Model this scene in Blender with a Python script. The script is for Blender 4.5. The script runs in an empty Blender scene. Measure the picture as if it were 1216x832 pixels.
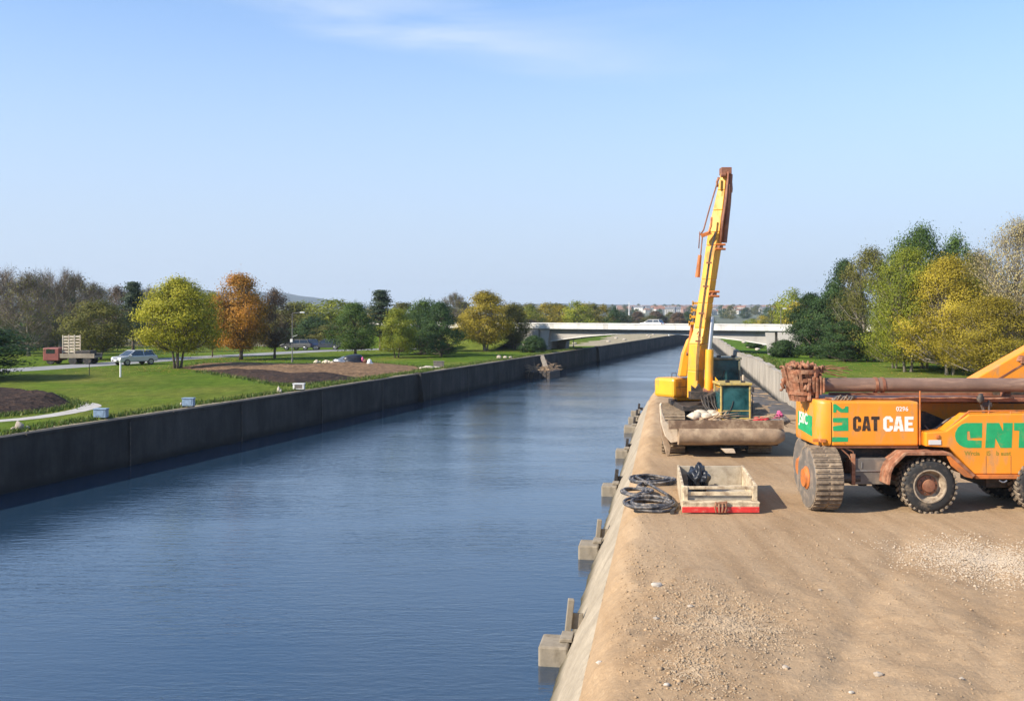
import bpy, bmesh, math, random
import numpy as np
from mathutils import Vector, Matrix, noise

# ------------------------------------------------------------------ scene, camera, world, sun
S = bpy.context.scene
COL = S.collection
R_ = math.radians
CAMZ, F, HZ = 7.6, 1168.0, 372.0
WATER, LAWN, DIRT = 0.0, 2.3, 2.2

cam = bpy.data.objects.new('camera', bpy.data.cameras.new('camera'))
COL.objects.link(cam)
cam.location = (0, 0, CAMZ)
cam.rotation_euler = (R_(90), 0, 0)
cam.data.sensor_width = 36
cam.data.lens = 36 * F / 1216
cam.data.shift_y = -(416 - HZ) / 1216
cam.data.clip_start = 0.1
cam.data.clip_end = 20000
S.camera = cam

SUN_E, SUN_B = 33.0, 27.0          # elevation; how far behind the pure left the sun stands
w = bpy.data.worlds.new('World'); S.world = w; w.use_nodes = True
nt = w.node_tree; nt.nodes.clear()
sky = nt.nodes.new('ShaderNodeTexSky'); sky.sky_type = 'NISHITA'; sky.sun_disc = False
sky.sun_elevation = R_(SUN_E); sky.sun_rotation = R_(270 - SUN_B)
sky.altitude = 0; sky.air_density = 1.0; sky.dust_density = 0.0; sky.ozone_density = 6.0
bg = nt.nodes.new('ShaderNodeBackground'); bg.inputs['Strength'].default_value = 0.125
# thin cirrus high in the sky, placed by direction
tc = nt.nodes.new('ShaderNodeTexCoord')
mp = nt.nodes.new('ShaderNodeMapping'); mp.inputs['Scale'].default_value = (1.6, 1.0, 10.0)
mp.inputs['Rotation'].default_value = (0, R_(-7), 0)
nz = nt.nodes.new('ShaderNodeTexNoise'); nz.inputs['Scale'].default_value = 2.0; nz.inputs['Detail'].default_value = 6; nz.inputs['Roughness'].default_value = .5; nz.inputs['Distortion'].default_value = .4
rp = nt.nodes.new('ShaderNodeValToRGB'); rp.color_ramp.elements[0].position = .36; rp.color_ramp.elements[1].position = .66
dp = nt.nodes.new('ShaderNodeVectorMath'); dp.operation = 'DOT_PRODUCT'; dp.inputs[1].default_value = (.16, 0, 1)
bd = nt.nodes.new('ShaderNodeValToRGB'); e_ = bd.color_ramp.elements; e_[0].position = .235; e_[0].color = (0, 0, 0, 1); e_[1].position = .262; e_[1].color = (.8, .8, .8, 1)
k_ = e_.new(.30); k_.color = (.35, .35, .35, 1); k_ = e_.new(.36); k_.color = (.5, .5, .5, 1)
wv_ = nt.nodes.new('ShaderNodeMath'); wv_.operation = 'MULTIPLY_ADD'; wv_.inputs[1].default_value = .05; 
nt.links.new(tc.outputs['Generated'], dp.inputs[0]); nt.links.new(nz.outputs[0], wv_.inputs[0]); nt.links.new(dp.outputs['Value'], wv_.inputs[2]); 
sb = nt.nodes.new('ShaderNodeMath'); sb.operation = 'SUBTRACT'; sb.inputs[1].default_value = .025
nt.links.new(wv_.outputs[0], sb.inputs[0]); nt.links.new(sb.outputs[0], bd.inputs[0])
sp = nt.nodes.new('ShaderNodeSeparateXYZ')
mr = nt.nodes.new('ShaderNodeMapRange'); mr.inputs[1].default_value = .25; mr.inputs[2].default_value = -.05
mu = nt.nodes.new('ShaderNodeMath'); mu.operation = 'MULTIPLY'
mx = nt.nodes.new('ShaderNodeMixRGB'); mx.inputs[2].default_value = (3.3, 3.75, 4.5, 1)
out = nt.nodes.new('ShaderNodeOutputWorld')
lk = nt.links.new
lk(tc.outputs['Generated'], mp.inputs[0]); lk(mp.outputs[0], nz.inputs['Vector']); lk(nz.outputs[0], rp.inputs[0])
lk(tc.outputs['Generated'], sp.inputs[0]); lk(sp.outputs['X'], mr.inputs[0])
lk(rp.outputs[0], mu.inputs[0]); lk(mr.outputs[0], mu.inputs[1]); mu2 = nt.nodes.new('ShaderNodeMath'); mu2.operation = 'MULTIPLY'
lk(mu.outputs[0], mu2.inputs[0]); lk(bd.outputs[0], mu2.inputs[1]); lk(mu2.outputs[0], mx.inputs[0])
vr = nt.nodes.new('ShaderNodeValToRGB'); vr.color_ramp.interpolation = 'EASE'      # pale summer-dry air towards the horizon
vr.color_ramp.elements[0].position = .0; vr.color_ramp.elements[0].color = (.97, .97, .97, 1)
vr.color_ramp.elements[1].position = .42; vr.color_ramp.elements[1].color = (0, 0, 0, 1)
vx = nt.nodes.new('ShaderNodeMixRGB'); vx.inputs[2].default_value = (2.48, 2.95, 3.74, 1)
lk(sp.outputs['Z'], vr.inputs[0]); lk(vr.outputs[0], vx.inputs[0]); lk(sky.outputs[0], vx.inputs[1])
lk(vx.outputs[0], mx.inputs[1]); lk(mx.outputs[0], bg.inputs[0]); lk(bg.outputs[0], out.inputs[0])

sl = bpy.data.lights.new('sun', 'SUN'); sl.energy = 4.3; sl.angle = R_(.5); sl.color = (1, .91, .77)
so = bpy.data.objects.new('sun', sl); COL.objects.link(so)
tosun = Vector((-math.cos(R_(SUN_E)) * math.cos(R_(SUN_B)), -math.cos(R_(SUN_E)) * math.sin(R_(SUN_B)), math.sin(R_(SUN_E))))
so.rotation_euler = tosun.to_track_quat('Z', 'Y').to_euler()
so.location = tosun * 100

S.view_settings.view_transform = 'Standard'; S.view_settings.look = 'None'
S.view_settings.exposure = 0.94; S.view_settings.gamma = 1
S.view_settings.use_curve_mapping = False
S.render.engine = 'CYCLES'
S.cycles.max_bounces = 6; S.cycles.transparent_max_bounces = 6; S.cycles.volume_bounces = 0
S.cycles.use_denoising = True
S.cycles.caustics_reflective = False; S.cycles.caustics_refractive = False

# ------------------------------------------------------------------ helpers
def at(px, py, z):
    d = (CAMZ - z) * F / (py - HZ)
    return Vector(((px - 608) * d / F, d, z))
def P(px, py, d):
    return Vector(((px - 608) * d / F, d, CAMZ - (py - HZ) * d / F))
def lerp(a, b, t): return a + (b - a) * t
def smooth(t):
    t = min(1, max(0, t)); return t * t * (3 - 2 * t)
def interp(pts, d):
    if d <= pts[0][1]: a, b = pts[0], pts[1]
    elif d >= pts[-1][1]: a, b = pts[-2], pts[-1]
    else:
        for a, b in zip(pts, pts[1:]):
            if a[1] <= d <= b[1]: break
    return a[0] + (b[0] - a[0]) * (d - a[1]) / (b[1] - a[1])

class MB:
    """collects shapes; build() links them as ONE mesh object"""
    def __init__(s): s.v = []; s.f = []; s.m = []; s.cur = 0
    def add(s, vs, fs):
        n = len(s.v); s.v += [Vector(v) for v in vs]
        s.f += [tuple(i + n for i in f) for f in fs]; s.m += [s.cur] * len(fs); return s
    def box(s, c, size, rot=None):
        hx, hy, hz = size[0] / 2, size[1] / 2, size[2] / 2
        vs = [Vector((x, y, z)) for z in (-hz, hz) for y in (-hy, hy) for x in (-hx, hx)]
        if rot is not None: vs = [rot @ v for v in vs]
        c = Vector(c)
        return s.add([v + c for v in vs], [(0, 2, 3, 1), (4, 5, 7, 6), (0, 1, 5, 4), (2, 6, 7, 3), (0, 4, 6, 2), (1, 3, 7, 5)])
    def hexa(s, bottom, top):
        n = len(bottom)
        vs = list(bottom) + list(top)
        return s.add(vs, [tuple(range(n))[::-1], tuple(range(n, 2 * n))] + [(i, (i + 1) % n, (i + 1) % n + n, i + n) for i in range(n)])
    def prism(s, poly, vec):
        vec = Vector(vec); return s.hexa(poly, [Vector(p) + vec for p in poly])
    def bar(s, a, b, wd, ht, up=(0, 0, 1)):
        a = Vector(a); b = Vector(b); t = (b - a).normalized(); u = Vector(up)
        sd = t.cross(u)
        if sd.length < 1e-4: sd = t.cross(Vector((1, 0, 0)))
        sd.normalize(); u = sd.cross(t)
        o = [sd * x * wd / 2 + u * y * ht / 2 for x, y in ((-1, -1), (1, -1), (1, 1), (-1, 1))]
        return s.hexa([a + k for k in o], [b + k for k in o])
    def tube(s, pts, rad, n=8, closed=False):
        pts = [Vector(p) for p in pts]
        if not isinstance(rad, (list, tuple)): rad = [rad] * len(pts)
        rings = []; prev = None
        for i, p in enumerate(pts):
            a = pts[max(0, i - 1)]; b = pts[min(len(pts) - 1, i + 1)]
            t = (b - a)
            t = t.normalized() if t.length > 1e-9 else Vector((0, 0, 1))
            if prev is None:
                u = t.cross(Vector((0, 0, 1)))
                if u.length < .05: u = t.cross(Vector((1, 0, 0)))
            else: u = prev - t * prev.dot(t)
            u.normalize(); prev = u; v = t.cross(u)
            rings.append([p + (u * math.cos(2 * math.pi * k / n) + v * math.sin(2 * math.pi * k / n)) * rad[i] for k in range(n)])
        vs = [v for r in rings for v in r]; fs = []
        for i in range(len(pts) - 1):
            for k in range(n):
                fs.append((i * n + k, i * n + (k + 1) % n, (i + 1) * n + (k + 1) % n, (i + 1) * n + k))
        fs.append(tuple(range(n))[::-1]); fs.append(tuple((len(pts) - 1) * n + k for k in range(n)))
        return s.add(vs, fs)
    def cyl(s, a, b, r, r2=None, n=16): return s.tube([a, b], [r, r if r2 is None else r2], n)
    def lathe(s, c, axis, prof, n=32, ring=False):
        """prof: (offset along axis, radius)"""
        c = Vector(c); ax = Vector(axis).normalized()
        u = ax.cross(Vector((0, 0, 1)))
        if u.length < .05: u = Vector((1, 0, 0))
        u.normalize(); v = ax.cross(u); vs = []; fs = []
        for o, r in prof:
            vs += [c + ax * o + (u * math.cos(2 * math.pi * k / n) + v * math.sin(2 * math.pi * k / n)) * r for k in range(n)]
        for i in range(len(prof) - 1):
            for k in range(n): fs.append((i * n + k, i * n + (k + 1) % n, (i + 1) * n + (k + 1) % n, (i + 1) * n + k))
        if ring:
            i = len(prof) - 1
            for k in range(n): fs.append((i * n + k, i * n + (k + 1) % n, (k + 1) % n, k))
        else: fs.append(tuple(range(n))[::-1]); fs.append(tuple((len(prof) - 1) * n + k for k in range(n)))
        return s.add(vs, fs)
    def rock(s, c, size, seed=0, sub=2, rough=.35):
        bm = bmesh.new(); bmesh.ops.create_icosphere(bm, subdivisions=sub, radius=1)
        c = Vector(c); o = Vector((seed * 3.7, seed * 1.3, seed * 7.1)); vs = []
        for v in bm.verts:
            k = 1 + rough * noise.noise(v.co * 1.3 + o) + rough * .4 * noise.noise(v.co * 3 + o)
            q = v.co * k; vs.append(c + Vector((q.x * size[0], q.y * size[1], q.z * size[2])))
        bm.verts.ensure_lookup_table()
        s.add(vs, [tuple(v.index for v in f.verts) for f in bm.faces]); bm.free(); return s
    def build(s, name, mats, parent=None, smooth=False, bevel=0, local=False):
        if not isinstance(mats, (list, tuple)): mats = [mats]
        off = Vector((0, 0, 0))
        if parent is not None and not local:
            q = parent
            while q is not None: off += q.location; q = q.parent
        me = bpy.data.meshes.new(name)
        me.from_pydata([tuple(v - off) for v in s.v], [], s.f)
        for m in mats: me.materials.append(m)
        me.polygons.foreach_set('material_index', s.m)
        bm = bmesh.new(); bm.from_mesh(me); bmesh.ops.recalc_face_normals(bm, faces=bm.faces[:]); bm.to_mesh(me); bm.free()
        if smooth:
            me.shade_smooth() if smooth is True else me.set_sharp_from_angle(angle=R_(smooth))
            if smooth is not True:
                me.polygons.foreach_set('use_smooth', [True] * len(me.polygons))
        me.update()
        o = bpy.data.objects.new(name, me); COL.objects.link(o)
        if parent is not None: o.parent = parent
        if bevel:
            b = o.modifiers.new('bevel', 'BEVEL'); b.width = bevel; b.segments = 2; b.limit_method = 'ANGLE'; b.angle_limit = R_(35)
        return o

def tag(o, label=None, cat=None, group=None, kind=None):
    if label: o['label'] = label
    if cat: o['category'] = cat
    if group: o['group'] = group
    if kind: o['kind'] = kind
    return o
def empty(name, loc, label, cat, group=None, rz=0):
    o = bpy.data.objects.new(name, None); COL.objects.link(o); o.location = loc; o.rotation_euler = (0, 0, rz)
    o.empty_display_size = .3
    return tag(o, label, cat, group)
def copy_tree(o, parent=None):
    c = o.copy(); COL.objects.link(c); c.parent = parent
    for ch in list(o.children): copy_tree(ch, c)
    return c
def grid(name, xs_rows, mats, kind='structure', smoothit=True):
    """xs_rows: list of rows of points"""
    n = len(xs_rows[0]); vs = [tuple(p) for r in xs_rows for p in r]; fs = []
    for i in range(len(xs_rows) - 1):
        for k in range(n - 1): fs.append((i * n + k, i * n + k + 1, (i + 1) * n + k + 1, (i + 1) * n + k))
    me = bpy.data.meshes.new(name); me.from_pydata(vs, [], fs)
    for m in (mats if isinstance(mats, (list, tuple)) else [mats]): me.materials.append(m)
    bm = bmesh.new(); bm.from_mesh(me); bmesh.ops.recalc_face_normals(bm, faces=bm.faces[:]); bm.normal_update()
    if sum(f.normal.z for f in bm.faces) < 0: bmesh.ops.reverse_faces(bm, faces=bm.faces[:])
    bm.to_mesh(me); bm.free()
    if smoothit: me.shade_smooth()
    o = bpy.data.objects.new(name, me); COL.objects.link(o)
    if kind: o['kind'] = kind
    return o
def sheet(name, poly, mat, kind='structure'):
    me = bpy.data.meshes.new(name); me.from_pydata([tuple(p) for p in poly], [], [tuple(range(len(poly)))])
    me.materials.append(mat)
    bm = bmesh.new(); bm.from_mesh(me); bmesh.ops.triangulate(bm, faces=bm.faces[:]); bm.normal_update()
    if sum(f.normal.z for f in bm.faces) < 0: bmesh.ops.reverse_faces(bm, faces=bm.faces[:])
    bm.to_mesh(me); bm.free()
    o = bpy.data.objects.new(name, me); COL.objects.link(o); o['kind'] = kind; return o
def text_parts(txt, size, origin, right, up, thick=.004):
    cu = bpy.data.curves.new('lettering', 'FONT'); cu.body = txt; cu.size = size; cu.offset = size * .02
    ob = bpy.data.objects.new('lettering', cu); COL.objects.link(ob)
    dg = bpy.context.evaluated_depsgraph_get(); dg.update()
    me = bpy.data.meshes.new_from_object(ob.evaluated_get(dg))
    xs = [v.co.x for v in me.vertices]; ys = [v.co.y for v in me.vertices]
    r = Vector(right).normalized(); u = Vector(up).normalized(); o = Vector(origin)
    vs = [o + r * (v.co.x - min(xs)) + u * (v.co.y - min(ys)) for v in me.vertices]
    fs = [tuple(p.vertices) for p in me.polygons]
    wd = max(xs) - min(xs)
    bpy.data.objects.remove(ob); bpy.data.curves.remove(cu); bpy.data.meshes.remove(me)
    return vs, fs, wd

# ------------------------------------------------------------------ materials
def nmat(name):
    m = bpy.data.materials.new(name); m.use_nodes = True
    t = m.node_tree; b = t.nodes['Principled BSDF']; return m, t, b
def N(t, k, **kw):
    n = t.nodes.new('ShaderNode' + k)
    for a, v in kw.items(): setattr(n, a, v)
    return n
def coords(t, scale=(1, 1, 1)):
    c = N(t, 'TexCoord'); m = N(t, 'Mapping'); m.inputs['Scale'].default_value = scale
    t.links.new(c.outputs['Object'], m.inputs[0]); return m.outputs[0]
def noi(t, vec, scale, detail=4, rough=.55, dist=0):
    n = N(t, 'TexNoise'); n.inputs['Scale'].default_value = scale; n.inputs['Detail'].default_value = detail
    n.inputs['Roughness'].default_value = rough; n.inputs['Distortion'].default_value = dist
    t.links.new(vec, n.inputs['Vector']); return n.outputs[0]
def ramp(t, fac, a, b, lo=.35, hi=.65):
    r = N(t, 'ValToRGB'); e = r.color_ramp.elements
    e[0].position = lo; e[1].position = hi; e[0].color = (*a, 1); e[1].color = (*b, 1)
    t.links.new(fac, r.inputs[0]); return r.outputs[0]
def mix(t, fac, a, b, mode='MIX'):
    m = N(t, 'MixRGB', blend_type=mode)
    for i, x in ((0, fac), (1, a), (2, b)):
        if isinstance(x, (int, float)): m.inputs[i].default_value = x
        elif isinstance(x, tuple): m.inputs[i].default_value = (*x, 1)
        else: t.links.new(x, m.inputs[i])
    return m.outputs[0]
def bump(t, b, h, strength=.3, dist=.02, prev=None):
    n = N(t, 'Bump'); n.inputs['Strength'].default_value = strength; n.inputs['Distance'].default_value = dist
    t.links.new(h, n.inputs['Height'])
    if prev is not None: t.links.new(prev, n.inputs['Normal'])
    t.links.new(n.outputs[0], b.inputs['Normal']); return n.outputs[0]

def M(name, col, rough=.6, var=.25, scale=3, metal=0, bmp=0, dirt=None, dirt_amt=.5, dscale=2.0, spec=.5, streak=None, coat=0):
    m, t, b = nmat(name); v = coords(t)
    c0 = tuple(x * (1 - var) for x in col); c1 = tuple(min(1, x * (1 + var)) for x in col)
    c = ramp(t, noi(t, v, scale, 6, .6), c0, c1, .3, .7)
    if dirt is not None:
        n1 = noi(t, coords(t, streak or (1, 1, 1)), dscale, 7, .65)
        k = ramp(t, n1, (0, 0, 0), (1, 1, 1), .62 - dirt_amt * .25, .80 - dirt_amt * .18)
        c = mix(t, k, c, dirt)
        rr = N(t, 'MapRange'); rr.inputs[3].default_value = rough; rr.inputs[4].default_value = .9
        t.links.new(k, rr.inputs[0]); t.links.new(rr.outputs[0], b.inputs['Roughness'])
    else: b.inputs['Roughness'].default_value = rough
    t.links.new(c, b.inputs['Base Color'])
    b.inputs['Metallic'].default_value = metal; b.inputs['Specular IOR Level'].default_value = spec
    if coat: b.inputs['Coat Weight'].default_value = coat; b.inputs['Coat Roughness'].default_value = .15
    if bmp: bump(t, b, noi(t, v, scale * 6, 6, .65), bmp, .02)
    return m

DUST = (.42, .30, .18)
m_yellow = M('excavator_yellow_paint', (.80, .37, .022), .38, .12, 1.2, dirt=(.34, .19, .07), dirt_amt=.5, dscale=2.2, streak=(1.5, 1.5, .5))
m_orange = M('machine_orange_paint', (.80, .275, .018), .40, .08, 1.0, dirt=(.46, .24, .10), dirt_amt=.42, dscale=2.2, streak=(1.4, 1.4, .5))
m_orange_d = M('weathered_orange_paint', (.55, .16, .03), .5, .25, 2.5, dirt=(.22, .09, .04), dirt_amt=.6, dscale=3)
m_brown_steel = M('brown_weathered_steel', (.22, .085, .045), .55, .35, 3, dirt=(.36, .17, .09), dirt_amt=.5, dscale=4, bmp=.15)
m_rust = M('crusted_rust', (.25, .10, .05), .9, .55, 5, dirt=(.40, .23, .14), dirt_amt=.6, dscale=6, bmp=.5)
m_pipe = M('pipe_brown_paint', (.19, .115, .08), .5, .2, 1.5, dirt=(.35, .22, .15), dirt_amt=.55, dscale=2, streak=(.4, 2, 2))
m_dark = M('dark_greasy_steel_and_shade', (.035, .03, .027), .6, .4, 5, dirt=(.13, .09, .06), dirt_amt=.5, dscale=5, bmp=.2)  # real greasy parts, and dark blocks that stand in for shade
m_grey_steel = M('grey_painted_steel', (.15, .13, .11), .5, .2, 3, dirt=(.30, .22, .15), dirt_amt=.55, dscale=3, bmp=.1)
m_rubber = M('tyre_rubber', (.022, .021, .020), .75, .3, 6, dirt=(.20, .15, .10), dirt_amt=.35, dscale=5, bmp=.25)
m_rubber_dusty = M('dusty_tyre_lug', (.16, .125, .09), .9, .4, 7, dirt=(.36, .27, .18), dirt_amt=.6, dscale=6, bmp=.3)
m_trackpad = M('dusty_track_steel', (.19, .14, .095), .8, .35, 6, dirt=(.38, .28, .18), dirt_amt=.6, dscale=5, bmp=.3)
m_trackl = M('dusty_track_pads', (.30, .225, .145), .85, .35, 5, dirt=(.13, .09, .06), dirt_amt=.5, dscale=6, bmp=.3)
m_rim = M('rim_dirty_cream', (.34, .27, .19), .6, .3, 5, dirt=(.12, .075, .045), dirt_amt=.6, dscale=6)
m_green = M('green_lettering', (.012, .33, .115), .45, .15, 4, dirt=(.20, .27, .08), dirt_amt=.25, dscale=5)
m_black_let = M('black_lettering', (.035, .02, .012), .5, .3, 8, dirt=(.13, .06, .02), dirt_amt=.4, dscale=8)
m_white_let = M('white_lettering', (.80, .76, .70), .5, .08, 6, dirt=(.62, .40, .18), dirt_amt=.35, dscale=7)
m_olive_let = M('olive_lettering', (.28, .22, .02), .5, .2, 8)
m_cream = M('cream_painted_wood', (.58, .47, .31), .75, .25, 3, dirt=(.22, .14, .08), dirt_amt=.75, dscale=4, bmp=.15)
m_cream_in = M('bare_grey_plywood', (.42, .36, .27), .8, .2, 4, dirt=(.22, .17, .12), dirt_amt=.5, dscale=3, bmp=.1)
m_red = M('red_painted_board', (.60, .035, .03), .5, .2, 5, dirt=(.50, .30, .2), dirt_amt=.25, dscale=7)
m_black_bag = M('black_plastic_bag', (.014, .016, .022), .35, .3, 6, bmp=.4)
m_hose = M('black_rubber_hose', (.05, .05, .055), .5, .4, 9, dirt=(.26, .22, .18), dirt_amt=.6, dscale=9)
m_mud_steel = M('muddy_blade_steel', (.27, .185, .115), .7, .3, 3, dirt=(.42, .31, .20), dirt_amt=.6, dscale=2.5, bmp=.3)
m_lip = M('muddy_blade_lip', (.16, .095, .055), .75, .35, 3, dirt=(.34, .25, .16), dirt_amt=.55, dscale=3, bmp=.3)
m_bone = M('chalky_worn_plate', (.60, .49, .36), .7, .15, 4, dirt=(.30, .20, .12), dirt_amt=.5, dscale=4, bmp=.2)
m_redcloth = M('red_cloth', (.50, .03, .035), .8, .2, 9)
m_pink = M('pink_cloth', (.48, .09, .20), .8, .2, 9)
m_sack = M('pale_sacking', (.55, .47, .36), .85, .25, 6, dirt=(.28, .2, .13), dirt_amt=.5, dscale=5, bmp=.3)
m_stick = M('dry_stick_bark', (.33, .23, .14), .9, .35, 8, bmp=.3)
m_white = M('white_paint', (.76, .75, .72), .5, .08, 5, dirt=(.4, .36, .3), dirt_amt=.3, dscale=5)
m_silver = M('silver_car_paint', (.62, .64, .66), .25, .03, 2, metal=.3, coat=1)
m_navy = M('dark_blue_car_paint', (.02, .04, .12), .25, .05, 2, coat=1)
m_blue = M('faded_blue_paint', (.20, .28, .38), .55, .25, 6)
m_chrome = M('grey_trim', (.4, .4, .4), .3, .1, 4, metal=.8)
m_redlamp = M('red_lamp_lens', (.4, .02, .02), .2, .1, 4)
m_bluesign = m_blue
m_stone = M('pale_stone', (.36, .30, .235), .9, .2, 6, bmp=.4)
m_stone_w = M('white_stone', (.43, .375, .31), .9, .15, 6, bmp=.3)
m_red_truck = M('faded_red_paint', (.22, .06, .045), .5, .2, 3)
m_post = M('galvanised_pole', (.16, .15, .14), .6, .2, 5, metal=.2)

def glass(name, col, r=.06):
    m, t, b = nmat(name); b.inputs['Base Color'].default_value = (*col, 1); b.inputs['Roughness'].default_value = r
    b.inputs['Specular IOR Level'].default_value = .8; b.inputs['IOR'].default_value = 1.6
    return m
def cab_glass():
    m, t, b = nmat('teal_cab_glass_painted_reflections'); v = coords(t)
    c = ramp(t, noi(t, v, 1.5, 7, .62, .4), (.008, .042, .044), (.04, .135, .14), .36, .68)  # noise colour paints mottled reflections into the panes
    t.links.new(c, b.inputs['Base Color']); b.inputs['Roughness'].default_value = .12
    b.inputs['Specular IOR Level'].default_value = .7
    bump(t, b, noi(t, v, 1.6, 3), .08, .04)
    return m
m_glass = glass('dark_car_glass', (.012, .018, .022))
m_cabglass = cab_glass()
m_lens = glass('lamp_lens', (.6, .6, .58), .15)

def mat_dirt():
    m, t, b = nmat('sandy_dirt'); v = coords(t)
    c = ramp(t, noi(t, v, .22, 8, .6, .4), (.30, .195, .105), (.46, .32, .19), .30, .70)
    # tyre-worn streaks roughly along the quay
    cr = N(t, 'TexCoord'); mpn = N(t, 'Mapping'); mpn.inputs['Rotation'].default_value = (0, 0, R_(32)); mpn.inputs['Scale'].default_value = (2.2, .10, 1)
    t.links.new(cr.outputs['Object'], mpn.inputs[0])
    st = noi(t, mpn.outputs[0], 1.0, 6, .6, .3)
    c = mix(t, .32, c, ramp(t, st, (.24, .155, .085), (.47, .345, .22), .35, .66))
    fine = noi(t, v, 14, 8, .75)
    c = mix(t, .6, c, ramp(t, fine, (.55, .55, .55), (1.35, 1.3, 1.25), .25, .75), 'MULTIPLY')
    damp = ramp(t, noi(t, v, .55, 5, .6, .8), (1, 1, 1), (.62, .58, .55), .58, .75)
    c = mix(t, .7, c, damp, 'MULTIPLY')
    vo = N(t, 'TexVoronoi'); vo.inputs['Scale'].default_value = 16; t.links.new(v, vo.inputs['Vector'])
    peb = ramp(t, vo.outputs['Distance'], (1, 1, 1), (0, 0, 0), .10, .25)
    c = mix(t, .25, c, mix(t, peb, c, (.52, .42, .31)))
    t.links.new(c, b.inputs['Base Color']); b.inputs['Roughness'].default_value = .95; b.inputs['Specular IOR Level'].default_value = .15
    n1 = bump(t, b, noi(t, v, 3.0, 8, .68), .55, .08)
    n2 = bump(t, b, st, .2, .05, n1)
    bump(t, b, fine, .55, .03, n2)
    return m
m_dirt = mat_dirt()
def mat_bank():
    m, t, b = nmat('dusty_bank_concrete'); v = coords(t)
    c = ramp(t, noi(t, v, .8, 8, .62, .3), (.27, .22, .16), (.42, .35, .26), .3, .7)
    c = mix(t, .6, c, ramp(t, noi(t, v, 9, 7, .7), (.7, .7, .7), (1.25, 1.25, 1.2), .3, .7), 'MULTIPLY')
    g = N(t, 'SeparateXYZ'); cc = N(t, 'TexCoord'); t.links.new(cc.outputs['Object'], g.inputs[0])
    a = N(t, 'MapRange'); a.inputs[1].default_value = .05; a.inputs[2].default_value = .55; a.inputs[3].default_value = 1; a.inputs[4].default_value = 0
    t.links.new(g.outputs['Z'], a.inputs[0])
    c = mix(t, a.outputs[0], c, (.07, .06, .035))          # wet, weedy waterline
    t.links.new(c, b.inputs['Base Color']); b.inputs['Roughness'].default_value = .9; b.inputs['Specular IOR Level'].default_value = .2
    n1 = bump(t, b, noi(t, v, 2.5, 7, .65), .6, .08); bump(t, b, noi(t, v, 18, 5, .7), .4, .02, n1)
    return m
m_bank = mat_bank()
def mat_wall(name, a, bcol, base, hi):
    m, t, b = nmat(name); v = coords(t); vs = coords(t, (1, 1, .18))
    c = ramp(t, noi(t, v, .35, 7, .6, .4), a, bcol, .3, .7)
    c = mix(t, .75, c, ramp(t, noi(t, vs, 1.1, 7, .65), (.5, .5, .52), (1.35, 1.32, 1.28), .3, .7), 'MULTIPLY')
    c = mix(t, .4, c, ramp(t, noi(t, v, 7, 6, .7), (.7, .7, .7), (1.2, 1.2, 1.2), .3, .7), 'MULTIPLY')
    g = N(t, 'SeparateXYZ'); cc = N(t, 'TexCoord'); t.links.new(cc.outputs['Object'], g.inputs[0])
    ad = N(t, 'Math', operation='ADD'); t.links.new(g.outputs['Z'], ad.inputs[0])
    wv = N(t, 'MapRange'); wv.inputs[3].default_value = -.25; wv.inputs[4].default_value = .25; t.links.new(noi(t, v, .6, 5), wv.inputs[0]); t.links.new(wv.outputs[0], ad.inputs[1])
    mr_ = N(t, 'MapRange'); mr_.inputs[1].default_value = base; mr_.inputs[2].default_value = hi; mr_.inputs[3].default_value = 1; mr_.inputs[4].default_value = 0
    t.links.new(ad.outputs[0], mr_.inputs[0])
    c = mix(t, mr_.outputs[0], c, (.018, .018, .016))
    t.links.new(c, b.inputs['Base Color']); b.inputs['Roughness'].default_value = .88; b.inputs['Specular IOR Level'].default_value = .25
    n1 = bump(t, b, noi(t, v, 1.5, 7, .65), .4, .06); bump(t, b, noi(t, v, 12, 5, .7), .3, .015, n1)
    return m
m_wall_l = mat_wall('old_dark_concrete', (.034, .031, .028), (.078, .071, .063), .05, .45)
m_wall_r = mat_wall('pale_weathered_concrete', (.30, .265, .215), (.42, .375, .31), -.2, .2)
m_conc = M('grey_concrete', (.27, .225, .165), .88, .2, 2.5, dirt=(.15, .12, .08), dirt_amt=.5, dscale=3, bmp=.35, streak=(1, 1, .5))
m_bridge = M('bridge_concrete', (.33, .31, .285), .8, .10, .7, dirt=(.26, .24, .22), dirt_amt=.35, dscale=.8, streak=(1, 1, .3))
m_parapet = M('white_bridge_parapet', (.58, .565, .525), .75, .12, .8, dirt=(.33, .31, .28), dirt_amt=.45, dscale=.9, streak=(1, 1, .2))
def mat_grass(name, a, b_, dry, sc=.12):
    m, t, b = nmat(name); v = coords(t)
    c = ramp(t, noi(t, v, sc, 7, .62, .5), a, b_, .3, .7)
    c = mix(t, ramp(t, noi(t, v, .045, 6, .6, .3), (0, 0, 0), (.75, .75, .75), .50, .72), c, dry)
    vs = coords(t, (1, .35, 1))
    c = mix(t, .8, c, ramp(t, noi(t, vs, 1.6, 9, .75), (.45, .5, .45), (1.5, 1.45, 1.4), .28, .72), 'MULTIPLY')
    c = mix(t, .5, c, ramp(t, noi(t, v, 11, 4, .7), (.6, .65, .6), (1.4, 1.35, 1.3), .3, .7), 'MULTIPLY')
    t.links.new(c, b.inputs['Base Color']); b.inputs['Roughness'].default_value = .95; b.inputs['Specular IOR Level'].default_value = .03
    n1 = bump(t, b, noi(t, v, 2.2, 6, .7), .8, .10); bump(t, b, noi(t, v, 16, 3, .7), .9, .05, n1)
    return m
m_grass = mat_grass('mown_grass', (.062, .106, .012), (.112, .168, .020), (.21, .18, .05))
m_grass_r = mat_grass('bank_grass', (.062, .118, .014), (.105, .175, .022), (.18, .18, .045), .2)
m_field = M('dry_far_field', (.17, .15, .07), .95, .4, .02)
m_farland = M('far_land', (.10, .11, .06), .95, .5, .004)
m_hill = M('wooded_hill', (.030, .045, .05), .95, .4, .006)
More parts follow.
